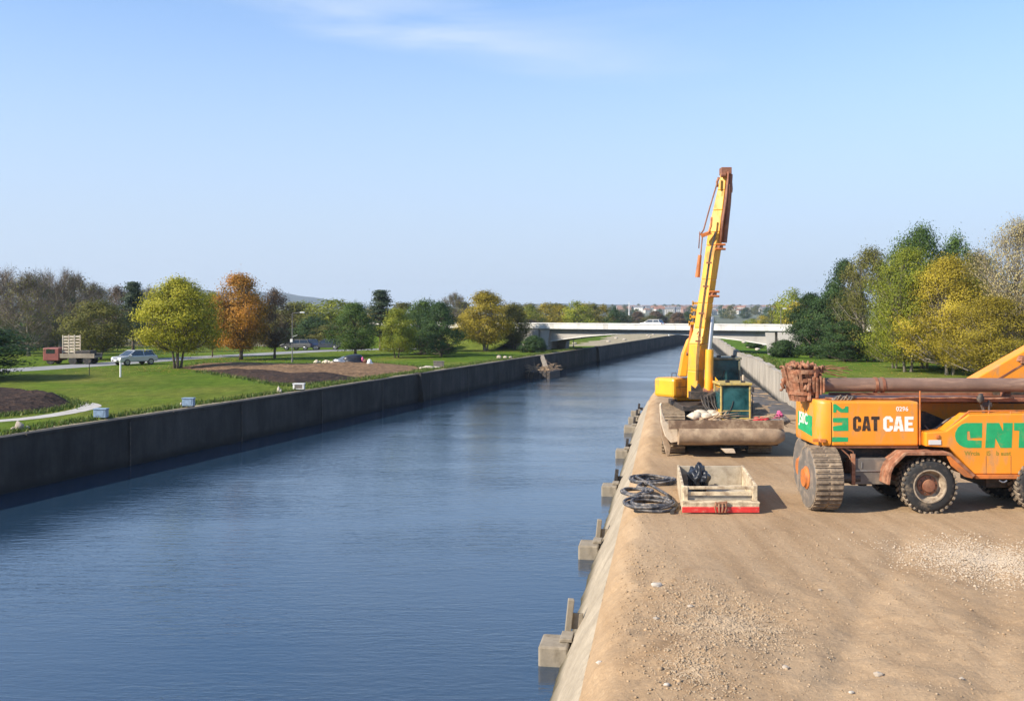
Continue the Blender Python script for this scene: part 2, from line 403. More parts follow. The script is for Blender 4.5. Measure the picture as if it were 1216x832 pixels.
m_path = M('pale_gravel_path', (.42, .39, .35), .9, .15, 1.2, dirt=(.28, .24, .18), dirt_amt=.3, dscale=1.5, bmp=.3)
m_worn = M('dry_worn_soil', (.33, .265, .165), .95, .3, 1.0, dirt=(.14, .15, .05), dirt_amt=.55, dscale=1.3, bmp=.4)
m_road = M('pale_asphalt', (.25, .245, .24), .85, .12, .5, dirt=(.17, .165, .16), dirt_amt=.4, dscale=.6, bmp=.15)
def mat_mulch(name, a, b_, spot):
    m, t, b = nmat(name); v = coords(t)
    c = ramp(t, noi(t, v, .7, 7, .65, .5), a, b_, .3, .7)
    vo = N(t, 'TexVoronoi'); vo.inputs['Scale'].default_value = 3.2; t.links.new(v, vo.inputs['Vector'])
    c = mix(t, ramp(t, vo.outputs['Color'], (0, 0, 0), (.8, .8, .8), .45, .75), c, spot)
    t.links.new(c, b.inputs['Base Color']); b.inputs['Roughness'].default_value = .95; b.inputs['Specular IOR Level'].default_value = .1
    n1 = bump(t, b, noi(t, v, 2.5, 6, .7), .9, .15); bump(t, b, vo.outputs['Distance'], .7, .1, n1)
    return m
m_litter = mat_mulch('leaf_litter_soil', (.10, .058, .033), (.20, .125, .07), (.30, .185, .10))
m_mulch_shade = mat_mulch('bark_mulch_and_painted_shade', (.022, .015, .013), (.05, .033, .026), (.075, .045, .03))  # real mulch on the left bed, painted tree shade on the band

def mat_water():
    m, t, b = nmat('canal_water'); 
    b.inputs['Base Color'].default_value = (.014, .036, .066, 1); b.inputs['Roughness'].default_value = .06
    b.inputs['IOR'].default_value = 1.75; b.inputs['Specular IOR Level'].default_value = .5
    c = N(t, 'TexCoord')
    def mp_(rot, sc):
        q = N(t, 'Mapping'); q.inputs['Rotation'].default_value = (0, 0, R_(rot)); q.inputs['Scale'].default_value = sc
        t.links.new(c.outputs['Object'], q.inputs[0]); return q.outputs[0]
    a1 = noi(t, mp_(8, (.55, 2.2, 1)), 1.6, 4, .6, .6)
    a2 = noi(t, mp_(-14, (.9, 1.9, 1)), 3.6, 3, .55, .3)
    a3 = noi(t, mp_(4, (.12, .35, 1)), .6, 3, .5)
    calm = ramp(t, a3, (.40, .40, .40), (.95, .95, .95), .36, .64)
    s1 = mix(t, 1.0, a1, calm, 'MULTIPLY'); s2 = mix(t, 1.0, a2, calm, 'MULTIPLY')
    n1 = bump(t, b, s1, .22, .10); bump(t, b, s2, .32, .035, n1)
    return m
m_water = mat_water()

# ------------------------------------------------------------------ setting
LL = [(-21.5 + .31 * (-12 - 41.3), -12.0), (46.3, 260.0), (96, 420.0)]
RR = [(50, -12.0), (41, 32.0), (28, 45.0), (16.9, 54.0), (29.2, 126.0), (49.7, 247.0), (53, 260.0), (104, 420.0)]
Lx = lambda d: interp(LL, d)
Rx = lambda d: interp(RR, d)
Ex = lambda d: .8 + .16 * (d - 13.7)
def zr(d): return lerp(2.9, 2.3, smooth((d - 95) / 30))

# water
o = sheet('canal_water', [(-70, -40, 0), (150, -40, 0), (150, 425, 0), (-70, 425, 0)], m_water)

# left bank ground
ds = [-12, 20, 40, 60, 80, 100, 120, 140, 160, 200, 260, 330, 420]
offs = [.2, 3, 10, 25, 50, 90, 160, 400, 1200, 3000]
grid('lawn', [[(Lx(d) - o_, d, LAWN) for o_ in offs] for d in ds], m_grass, smoothit=False)
# right bank ground
ds2 = [-12, 10, 32, 45, 50, 54, 60, 66.6, 72, 80, 90, 95, 100, 105, 110, 115, 120, 126, 140, 160, 200, 247, 260, 330, 420]
grid('bank_lawn', [[(Rx(d) + o_, d, zr(d)) for o_ in offs] for d in ds2], m_grass_r)
# far land rising towards the town
def zfar(x, y):
    t = smooth((y - 700) / 1500)
    return 2.3 + 13 * t + 2.5 * t * noise.noise(Vector((x * .002, y * .002, 3)))
ys = [419, 470, 560, 700, 850, 1000, 1200, 1400, 1700, 2000, 2400, 3000, 4200]
xs = [-4200, -3000, -2000, -1200, -700, -400, -200, -80, 0, 80, 160, 240, 320, 400, 500, 650, 850, 1200, 2000, 3000, 4200]
grid('far_ground', [[(x, y, zfar(x, y)) for x in xs] for y in ys], m_farland)
# hills on the horizon: each ridge a rounded terrain sheet
def hill(x0, x1, yc, hfun, depth):
    rows = []
    n = 60
    for j in range(9):
        v = -1 + 2 * j / 8
        rows.append([(lerp(x0, x1, i / n), yc + v * depth, 5 + max(0, hfun(i / n)) * math.cos(v * math.pi / 2) ** 1.0) for i in range(n + 1)])
    return grid('hills', rows, m_hill)
def ridge(seed, h, a=.35):
    return lambda t: h * math.sin(math.pi * t) ** .55 * (1 + a * noise.noise(Vector((t * 5, seed, 0))) + a * .35 * noise.noise(Vector((t * 18, seed, 2))))
hill(-1900, -420, 3300, ridge(1.3, 82), 400)
hill(-700, 1150, 3600, ridge(4.1, 36, .3), 400)
hill(300, 2600, 3500, ridge(7.7, 24, .3), 400)

# road across the park, path and beds (sheets a few mm above the lawn)
def strip(name, pts, width, mat, z, wob=0, seed=0):
    pts = [Vector((p[0], p[1], 0)) for p in pts]; fine = []
    for i in range(len(pts) - 1):
        p0 = pts[max(0, i - 1)]; p1 = pts[i]; p2 = pts[i + 1]; p3 = pts[min(len(pts) - 1, i + 2)]
        for k in range(8):
            t = k / 8
            fine.append(.5 * ((2 * p1) + (p2 - p0) * t + (2 * p0 - 5 * p1 + 4 * p2 - p3) * t * t + (3 * p1 - p0 - 3 * p2 + p3) * t ** 3))
    fine.append(pts[-1]); rows = []
    for i, p in enumerate(fine):
        a = fine[max(0, i - 1)]; b = fine[min(len(fine) - 1, i + 1)]; tt = (b - a).normalized(); nn = Vector((-tt.y, tt.x, 0))
        w1 = width / 2 + wob * noise.noise(Vector((i * .6, seed, 0))); w2 = width / 2 + wob * noise.noise(Vector((i * .6, seed, 9)))
        q1 = p + nn * w1; q2 = p - nn * w2
        rows.append([(q1.x, q1.y, z), ((q1.x + q2.x) / 2, (q1.y + q2.y) / 2, z), (q2.x, q2.y, z)])
    return grid(name, rows, mat)
rd = [at(x, y, LAWN) for x, y in ((-330, 452), (-160, 446), (0, 440), (60, 436.5), (140, 431), (230, 424.7), (300, 421), (365, 417.3), (430, 415), (520, 413))]
strip('road', rd, 5.2, m_road, LAWN + .008)
pp = [at(x, y, LAWN) for x, y in ((-120, 506), (-40, 502), (20, 498), (62, 493), (92, 487.5), (108, 482.5), (100, 479.2), (76, 477.5))]
strip('footpath', pp, 1.1, m_path, LAWN + .012, .05)
grid('dry_field', [[(x, d, LAWN + .004) for x in (-300, -150, -60 + d * .02, -34 + d * .06 + 5 * noise.noise(Vector((d * .05, 0, 0))))] for d in (158, 170, 185, 200, 220, 240, 260)], m_field, smoothit=False)
grid('dry_verge', [[(Lx(d) - q, d, LAWN + .004) for q in (.4, 4, 8 + 3 * noise.noise(Vector((d * .12, 2, 0))) + max(0, d - 190) * .15)] for d in np.arange(160, 262, 3)], m_worn, smoothit=False)
# worn strip beside the left wall
dd = list(np.arange(-10, 150, 1.2))
grid('worn_strip', [[(Lx(d) - .4, d, LAWN + .004), (Lx(d) - 1.1, d, LAWN + .004), (Lx(d) - 1.5 - .5 * noise.noise(Vector((d * .22, 1, 0))) - .3 * noise.noise(Vector((d * .9, 5, 0))) - .5 * smooth((d - 75) / 20), d, LAWN + .004)] for d in dd], m_worn)
def bed(name, pix, mat, h, seed, z0=LAWN):
    """a low heaped bed: outline in ground pixels, heaped h high in the middle"""
    pts = [at(x, y, z0) for x, y in pix]
    c = sum(pts, Vector()) / len(pts)
    rim = []
    for i in range(len(pts)):
        for k in range(5):
            q = pts[i].lerp(pts[(i + 1) % len(pts)], k / 5)
            q = q + (q - c) * .03 * noise.noise(q * .5 + Vector((seed, 0, 0))); rim.append(q)
    rows = []
    K = 10
    for j in range(K + 1):
        t = j / K; row = []
        for q in rim + [rim[0]]:
            p = q.lerp(c, t)
            hh = h * smooth(t * 2.2) * (1 + .5 * noise.noise(p * .35 + Vector((seed, 3, 0)))) + (.05 * noise.noise(p * 1.7) + .05 if t > 0 else 0)
            row.append((p.x, p.y, z0 + .006 + max(0, hh)))
        rows.append(row)
    return grid(name, rows, mat)
bed('leaf_litter', [(212, 437), (240, 431), (294, 431.5), (348, 432.5), (404, 431.5), (445, 430.5), (497, 435), (506, 438.5), (470, 444.5), (420, 449.5), (378, 452), (340, 450), (290, 444), (245, 440.5)], m_litter, .25, 2)
bed('tree_shadow_band', [(236, 440.2), (262, 438.8), (300, 442), (350, 446.5), (392, 447.5), (430, 448.6), (398, 453), (352, 457.5), (330, 456), (296, 449.5), (262, 444)], m_mulch_shade, .3, 5, LAWN + .02)  # dark band stands in for a tree's shadow across the litter
bed('mulch_bed', [(-60, 464), (-5, 465.5), (30, 467), (62, 471.5), (86, 478), (88, 481), (70, 486), (40, 490), (0, 494), (-60, 500)], m_mulch_shade, .5, 9)

# ---- dirt platform along the right bank
def zdirt(x, d):
    e = x - Ex(d); r = Rx(d) - x
    q = Vector((x, d, 0))
    e = max(0, e + (.16 * noise.noise(Vector((d * .8, 0, 3))) + .09 * noise.noise(Vector((d * 2.7, x, 5)))) * smooth(e / .3))
    near = smooth((24 - d) / 8)
    z = DIRT + .03 * noise.noise(q * .35) + .012 * noise.noise(q * 1.7)
    z += near * (.08 * noise.noise(q * .55 + Vector((5, 2, 0))) + .045 * noise.noise(q * 1.6) + .028 * noise.noise(q * 4.5))
    z += .018 * noise.noise(q * 8) * smooth((30 - d) / 10)
    # heaped edge near the viewer, tyre ruts
    z += .22 * math.exp(-(((x - 2.9) / 1.1) ** 2 + ((d - 15.6) / 1.3) ** 2)) + .16 * math.exp(-(((x - 3.6) / 1.3) ** 2 + ((d - 19.3) / 1.5) ** 2))
    z -= .10 * math.exp(-(((x - 5.2) / 1.5) ** 2 + ((d - 17.4) / .8) ** 2))
    rut = (x - 6.0) * .82 - (d - 17) * .42
    for c in (0, 1.9):
        z -= .055 * math.exp(-((rut - c - .25 * noise.noise(Vector((d * .25, c, 0)))) / .28) ** 2) * smooth((26 - d) / 3)
    rut = (x - 9.5) * .55 - (d - 18) * .83
    for c in (0, 1.8):
        z -= .045 * math.exp(-((rut - c - .3 * noise.noise(Vector((x * .3, c, 4)))) / .25) ** 2) * smooth((x - 4) / 2) * smooth((25.5 - d) / 3)
    z -= .55 * max(0, 1 - e / .75) ** 2.2
    zs = 1.25 - (d - 66) * .016 + .12 * noise.noise(q * .5)
    if d > 48:
        k = smooth((3.6 - r) / 1.3) * smooth((d - 48) / 6)
        z = lerp(z, min(z, zs), k)
    if d > 68:
        fall = smooth((d - 69) / 11) * 3.4
        zz = z - fall + .25 * noise.noise(q * .8)
        z = max(zz, (zs - .3 + .1 * noise.noise(q)) if r < 3.0 else -2)
        if d > 116: z -= (d - 116) * .2
    return z
drow = list(np.arange(7, 21, .09)) + list(np.arange(21, 46, .22)) + list(np.arange(46, 82, .6)) + list(np.arange(82, 126, 2.0))
xo = list(np.arange(0, 1.2, .08)) + list(np.arange(1.2, 17, .13)) + [17.5, 18.5, 20, 23, 27]
rows = []
drow = [-5, 2] + drow
for d in drow:
    Wd = Rx(d) + .25 - Ex(d); row = []
    for k, q in enumerate(xo):
        x = Ex(d) + (q if Wd > 28 else q * Wd / 27.0)
        if k == len(xo) - 1: x = Rx(d) + .25
        row.append((x, d, zdirt(min(x, Rx(d)), d)))
    rows.append(row)
grid('dirt_quay', rows, m_dirt)
# sloping bank face under its edge
rows = []
for d in [-5, 2] + list(np.arange(7, 46, .3)) + list(np.arange(46, 80, 1.0)):
    z1 = zdirt(Ex(d), d); row = []
    for k in range(15):
        t = k / 14
        z = lerp(z1, -.9, t); x = Ex(d) - (z1 - z) * .55
        q = Vector((x, d, z))
        if 0 < k: x -= .05 * noise.noise(q * 1.2) + .03 * noise.noise(q * 4) + .04
        row.append((x, d, z))
    rows.append(row)
grid('canal_bank', rows, m_bank)

m_ditch = M('wet_dark_rubble_mud', (.075, .065, .055), .7, .5, 1.5, dirt=(.15, .125, .10), dirt_amt=.5, dscale=2.5, bmp=.6)
grid('ditch_mud', [[(Rx(d) - q, d, zdirt(Rx(d) - q, d) + .03 + .05 * noise.noise(Vector((q * 2, d * .7, 0))) - (.08 if q > 2.0 else 0)) for q in (2.75 + .4 * noise.noise(Vector((d * .3, 0, 0))), 2.2, 1.7, 1.2, .8, .3, -.05)] for d in np.arange(51, 116, .7)], m_ditch)
# ---- canal walls
dl = Vector((.31, 1, 0)).normalized(); nl = Vector((dl.y, -dl.x, 0))      # nl points to the water
wl = empty('canal_wall', (Lx(50), 50, 0), 'long dark stained concrete canal wall below the park lawn on the left', 'canal wall')
b = MB()
for p0, p1 in ((-12, 148), (148, 260)):
    A = Vector((Lx(p0), p0, 0)); B = Vector((Lx(p1), p1, 0))
    b.hexa([A + Vector((0, 0, -.8)) + nl * .08, B + Vector((0, 0, -.8)) + nl * .08, B - nl * .45 + Vector((0, 0, -.8)), A - nl * .45 + Vector((0, 0, -.8))],
           [A + Vector((0, 0, 2.24)), B + Vector((0, 0, 2.24)), B - nl * .45 + Vector((0, 0, 2.24)), A - nl * .45 + Vector((0, 0, 2.24))])
A = Vector((46.3, 260, 0)); B = Vector((96, 420, 0)); n2 = Vector(((B - A).y, -(B - A).x, 0)).normalized()
b.hexa([A + Vector((0, 0, -.8)), B + Vector((0, 0, -.8)), B - n2 * .45 + Vector((0, 0, -.8)), A - n2 * .45 + Vector((0, 0, -.8))],
       [A + Vector((0, 0, 2.24)), B + Vector((0, 0, 2.24)), B - n2 * .45 + Vector((0, 0, 2.24)), A - n2 * .45 + Vector((0, 0, 2.24))])
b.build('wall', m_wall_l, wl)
rnd = random.Random(3)
d = -12
while d < 255:                      # coping slabs cast in lengths, each a touch out of line
    L_ = rnd.uniform(9, 14); e = min(260, d + L_)
    A = Vector((Lx(d + .03), d + .03, 2.243)); B = Vector((Lx(e - .03), e - .03, 2.243)); q = nl * (.05 + rnd.uniform(-.025, .025)); hh = Vector((0, 0, .14 + rnd.uniform(-.015, .015)))
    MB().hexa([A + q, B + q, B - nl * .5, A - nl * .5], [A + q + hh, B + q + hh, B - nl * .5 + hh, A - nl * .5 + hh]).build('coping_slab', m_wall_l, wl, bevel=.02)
    d = e
for k, d in enumerate(np.arange(30, 250, 9.5)):
    A = Vector((Lx(d), d, 0)) + nl * .085; B = A + dl * .09
    MB().hexa([A + Vector((0, 0, -.7)), B + Vector((0, 0, -.7)), B + nl * .012 + Vector((0, 0, -.7)), A + nl * .012 + Vector((0, 0, -.7))],
              [A + Vector((0, 0, 2.2)), B + Vector((0, 0, 2.2)), B + nl * .012 + Vector((0, 0, 2.2)), A + nl * .012 + Vector((0, 0, 2.2))]).build('joint', m_dark, wl)
for d, wd in ((84.5, .35), (153, 1.2)):
    A = Vector((Lx(d), d, 0)); B = A + dl * wd
    q = nl * .30
    MB().hexa([A + q * 2.2 + Vector((0, 0, -.8)), B + q * 2.2 + Vector((0, 0, -.8)), B + nl * .06 + Vector((0, 0, -.8)), A + nl * .06 + Vector((0, 0, -.8))],
              [A + q + Vector((0, 0, 2.5)), B + q + Vector((0, 0, 2.5)), B - nl * .3 + Vector((0, 0, 2.5)), A - nl * .3 + Vector((0, 0, 2.5))]).build('buttress', m_wall_l, wl, bevel=.02)

wr = empty('canal_wall', (19.05, 66.6, 1), 'pale sunlit concrete retaining wall along the right bank behind the machines', 'canal wall')
b = MB()
seg = RR[1:]
fine = []
for (x0, y0), (x1, y1) in zip(seg, seg[1:]):
    n_ = max(1, int(math.hypot(x1 - x0, y1 - y0) / 6))
    for k in range(n_): fine.append((lerp(x0, x1, k / n_), lerp(y0, y1, k / n_)))
fine.append(seg[-1])
for (x0, y0), (x1, y1) in zip(fine, fine[1:]):
    A = Vector((x0, y0, 0)); B = Vector((x1, y1, 0)); nn = Vector(((B - A).y, -(B - A).x, 0)).normalized()
    b.hexa([A - nn * .12 + Vector((0, 0, -.8)), B - nn * .12 + Vector((0, 0, -.8)), B + nn * .4 + Vector((0, 0, -.8)), A + nn * .4 + Vector((0, 0, -.8))],
           [A + Vector((0, 0, zr(y0) + .10)), B + Vector((0, 0, zr(y1) + .10)), B + nn * .4 + Vector((0, 0, zr(y1) + .10)), A + nn * .4 + Vector((0, 0, zr(y0) + .10))])
b.build('wall', m_wall_r, wr)
for i, ((x0, y0), (x1, y1)) in enumerate(zip(fine, fine[1:])):
    if 60 < y0 < 240 and i % 2 == 0:
        A = Vector((x0, y0, 0)); B = Vector((x1, y1, 0)); nn = Vector(((B - A).y, -(B - A).x, 0)).normalized(); tt = (B - A).normalized()
        z_ = zr(y0) + .102
        MB().hexa([A - nn * .06 + Vector((0, 0, z_)), B * 1 - tt * .04 - nn * .06 + Vector((0, 0, z_)), B - tt * .04 + nn * .45 + Vector((0, 0, z_)), A + nn * .45 + Vector((0, 0, z_))],
                  [A - nn * .06 + Vector((0, 0, z_ + .12)), B - tt * .04 - nn * .06 + Vector((0, 0, z_ + .12)), B - tt * .04 + nn * .45 + Vector((0, 0, z_ + .12)), A + nn * .45 + Vector((0, 0, z_ + .12))]).build('coping_slab', m_wall_r, wr, bevel=.02)

# ---- bridge
PL = Vector((5.0, 144.0, 0)); PR = Vector((32.9, 126.0, 0))
bx = (PR - PL).normalized(); by = Vector((-bx.y, bx.x, 0))           # by points away from the viewer
BW = 7.0
span = (PR - PL).length
br = empty('bridge', PL.lerp(PR, .5), 'low white concrete arch bridge crossing the canal beyond the machines', 'bridge')
def bp(s, v, z): return PL + bx * s + by * v + Vector((0, 0, z))
ZD = 5.55
# deck
MB().hexa([bp(-34, .25, ZD - .35), bp(span + 16, .25, ZD - .35), bp(span + 16, BW - .25, ZD - .35), bp(-34, BW - .25, ZD - .35)],
          [bp(-34, .25, ZD), bp(span + 16, .25, ZD), bp(span + 16, BW - .25, ZD), bp(-34, BW - .25, ZD)]).build('deck', m_bridge, br)
for v in (0, BW - .25):
    b = MB()
    b.hexa([bp(-34, v, ZD - .20), bp(span + 16, v, ZD - .20), bp(span + 16, v + .248, ZD - .20), bp(-34, v + .248, ZD - .20)],
           [bp(-34, v, ZD + .50), bp(span + 16, v, ZD + .50), bp(span + 16, v + .248, ZD + .50), bp(-34, v + .248, ZD + .50)])
    b.build('parapet', m_parapet, br, bevel=.02)
    b = MB(); b.hexa([bp(-34, v - .06, ZD + .503), bp(span + 16, v - .06, ZD + .503), bp(span + 16, v + .31, ZD + .503), bp(-34, v + .31, ZD + .503)],
           [bp(-34, v - .06, ZD + .60), bp(span + 16, v - .06, ZD + .60), bp(span + 16, v + .31, ZD + .60), bp(-34, v + .31, ZD + .60)]).build('coping', m_parapet, br)
# haunched girders under the deck
for v in (1.0, 2.7, 4.4, 5.7):
    b = MB(); n_ = 28; low = []
    for i in range(n_ + 1):
        t = i / n_; s = span * t; h = .30 + 1.35 * abs(2 * t - 1) ** 2.0
        low.append((s, ZD - .353 - h))
    for i in range(n_):
        (s0, z0), (s1, z1) = low[i], low[i + 1]
        b.hexa([bp(s0, v, z0), bp(s1, v, z1), bp(s1, v + .4, z1), bp(s0, v + .4, z0)],
               [bp(s0, v, ZD - .353), bp(s1, v, ZD - .353), bp(s1, v + .4, ZD - .353), bp(s0, v + .4, ZD - .353)])
    bmo = b.build('girder', m_bridge, br)
    b = MB()
    for i in range(n_):
        (s0, z0), (s1, z1) = low[i], low[i + 1]
        b.hexa([bp(s0, v - .12, z0 - .12), bp(s1, v - .12, z1 - .12), bp(s1, v + .52, z1 - .12), bp(s0, v + .52, z0 - .12)],
               [bp(s0, v - .12, z0 - .003), bp(s1, v - .12, z1 - .003), bp(s1, v + .52, z1 - .003), bp(s0, v + .52, z0 - .003)])
    b.build('flange', m_parapet, bmo)
for s, wd in ((0, 1.2), (span - .2, .9)):
    for v in (.3, BW - 1.4):
        b = MB(); b.hexa([bp(s - wd, v, 1.9), bp(s, v, 1.9), bp(s, v + 1.1, 1.9), bp(s - wd, v + 1.1, 1.9)] if s == 0 else [bp(s, v, 1.9), bp(s + wd, v, 1.9), bp(s + wd, v + 1.1, 1.9), bp(s, v + 1.1, 1.9)],
                         [bp(s - wd, v, ZD - .36), bp(s + .4, v, ZD - .36), bp(s + .4, v + 1.1, ZD - .36), bp(s - wd, v + 1.1, ZD - .36)] if s == 0 else [bp(s - .4, v, ZD - .36), bp(s + wd, v, ZD - .36), bp(s + wd, v + 1.1, ZD - .36), bp(s - .4, v + 1.1, ZD - .36)])
        b.build('pier', m_bridge, br, bevel=.03)
for s0, s1 in ((-5.2, -1.4), (span + 1.1, span + 5.0)):
    b = MB(); b.hexa([bp(s0, .06, 1.9), bp(s1, .06, 1.9), bp(s1, BW - .06, 1.9), bp(s0, BW - .06, 1.9)],
                     [bp(s0, .06, ZD - .36), bp(s1, .06, ZD - .36), bp(s1, BW - .06, ZD - .36), bp(s0, BW - .06, ZD - .36)])
    b.build('abutment', m_bridge, br, bevel=.03)
# earth ramps carrying the road up to the bridge
for s0, s1 in ((-36, -5.0), (span + 4.8, span + 40)):
    rows = []
    for i in range(9):
        s = lerp(s0, s1, i / 8)
        rows.append([tuple(bp(s, v, z + (.2 * noise.noise(Vector((s * .3, v, 0))) if 0 < k < 5 else 0))) for k, (v, z) in enumerate(((-6.5, 2.2), (-3, 3.4), (-.4, 4.7), (BW + .4, 4.7), (BW + 3, 3.4), (BW + 6.5, 2.2)))])
    grid('embankment', rows, m_grass)

exec_after = []
# ------------------------------------------------------------------ trees
def mat_leaf(name, a, b_, c_, trans=.38):
    m, t, b = nmat(name)
    at_ = N(t, 'Attribute'); at_.attribute_name = 'tint'
    r = N(t, 'ValToRGB'); e = r.color_ramp.elements
    e[0].position = 0; e[0].color = (*a, 1); e[1].position = 1; e[1].color = (*c_, 1)
    k = e.new(.5); k.color = (*b_, 1)
    t.links.new(at_.outputs['Fac'], r.inputs[0])
    oi = N(t, 'ObjectInfo'); hs = N(t, 'HueSaturation')
    mr_ = N(t, 'MapRange'); mr_.inputs[3].default_value = .8; mr_.inputs[4].default_value = 1.2
    t.links.new(oi.outputs['Random'], mr_.inputs[0]); t.links.new(mr_.outputs[0], hs.inputs['Value'])
    t.links.new(r.outputs[0], hs.inputs['Color'])
    t.links.new(hs.outputs[0], b.inputs['Base Color']); b.inputs['Roughness'].default_value = .6; b.inputs['Specular IOR Level'].default_value = .25
    tr = N(t, 'BsdfTranslucent'); t.links.new(hs.outputs[0], tr.inputs[0])
    ms = N(t, 'MixShader'); ms.inputs[0].default_value = trans
    o = t.nodes['Material Output']
    t.links.new(b.outputs[0], ms.inputs[1]); t.links.new(tr.outputs[0], ms.inputs[2]); t.links.new(ms.outputs[0], o.inputs[0])
    return m
lf = {
 'yellow': mat_leaf('yellow_green_leaves', (.18, .19, .015), (.33, .31, .02), (.48, .42, .03)),
 'lime':   mat_leaf('lime_leaves', (.11, .14, .015), (.22, .245, .02), (.37, .37, .035)),
 'gold':   mat_leaf('golden_leaves', (.19, .15, .015), (.37, .29, .025), (.53, .41, .045)),
 'orange': mat_leaf('orange_leaves', (.26, .17, .02), (.50, .24, .025), (.64, .27, .03)),
 'olive':  mat_leaf('olive_leaves', (.075, .08, .018), (.15, .145, .027), (.25, .23, .045)),
 'green':  mat_leaf('green_leaves', (.04, .075, .014), (.075, .13, .022), (.13, .19, .035)),
 'dark':   mat_leaf('dark_evergreen_leaves', (.022, .045, .014), (.042, .082, .022), (.08, .135, .035)),
 'bare':   mat_leaf('grey_brown_twigs', (.10, .075, .055), (.16, .125, .09), (.23, .19, .14), .05),
 'brown':  mat_leaf('withered_brown_leaves', (.07, .045, .028), (.12, .075, .04), (.20, .12, .05)),
 'pine':   mat_leaf('blue_green_needles', (.03, .05, .025), (.055, .085, .042), (.10, .13, .065)),
 'pale':   mat_leaf('pale_buff_leaves', (.26, .21, .09), (.40, .33, .15), (.52, .44, .22)),
}
m_bark = M('tree_bark', (.12, .09, .065), .95, .4, 4, bmp=.4)
m_bark_p = M('pale_tree_bark', (.28, .24, .19), .9, .35, 4, dirt=(.1, .08, .06), dirt_amt=.5, dscale=4, bmp=.3)

def quads_mesh(name, cen, size, tint, outw, rng, aspect=.66):
    n = len(cen)
    nn = outw + rng.normal(size=(n, 3)) * .42; nn /= np.linalg.norm(nn, axis=1)[:, None] + 1e-9
    a = np.cross(nn, rng.normal(size=(n, 3)))
    a /= np.linalg.norm(a, axis=1)[:, None] + 1e-9
    b = np.cross(a, nn); b /= np.linalg.norm(b, axis=1)[:, None] + 1e-9
    s = size[:, None]
    v = np.stack([cen - a * s, cen - b * s * aspect, cen + a * s, cen + b * s * aspect], 1).reshape(-1, 3)
    return v, np.repeat(tint, 4)

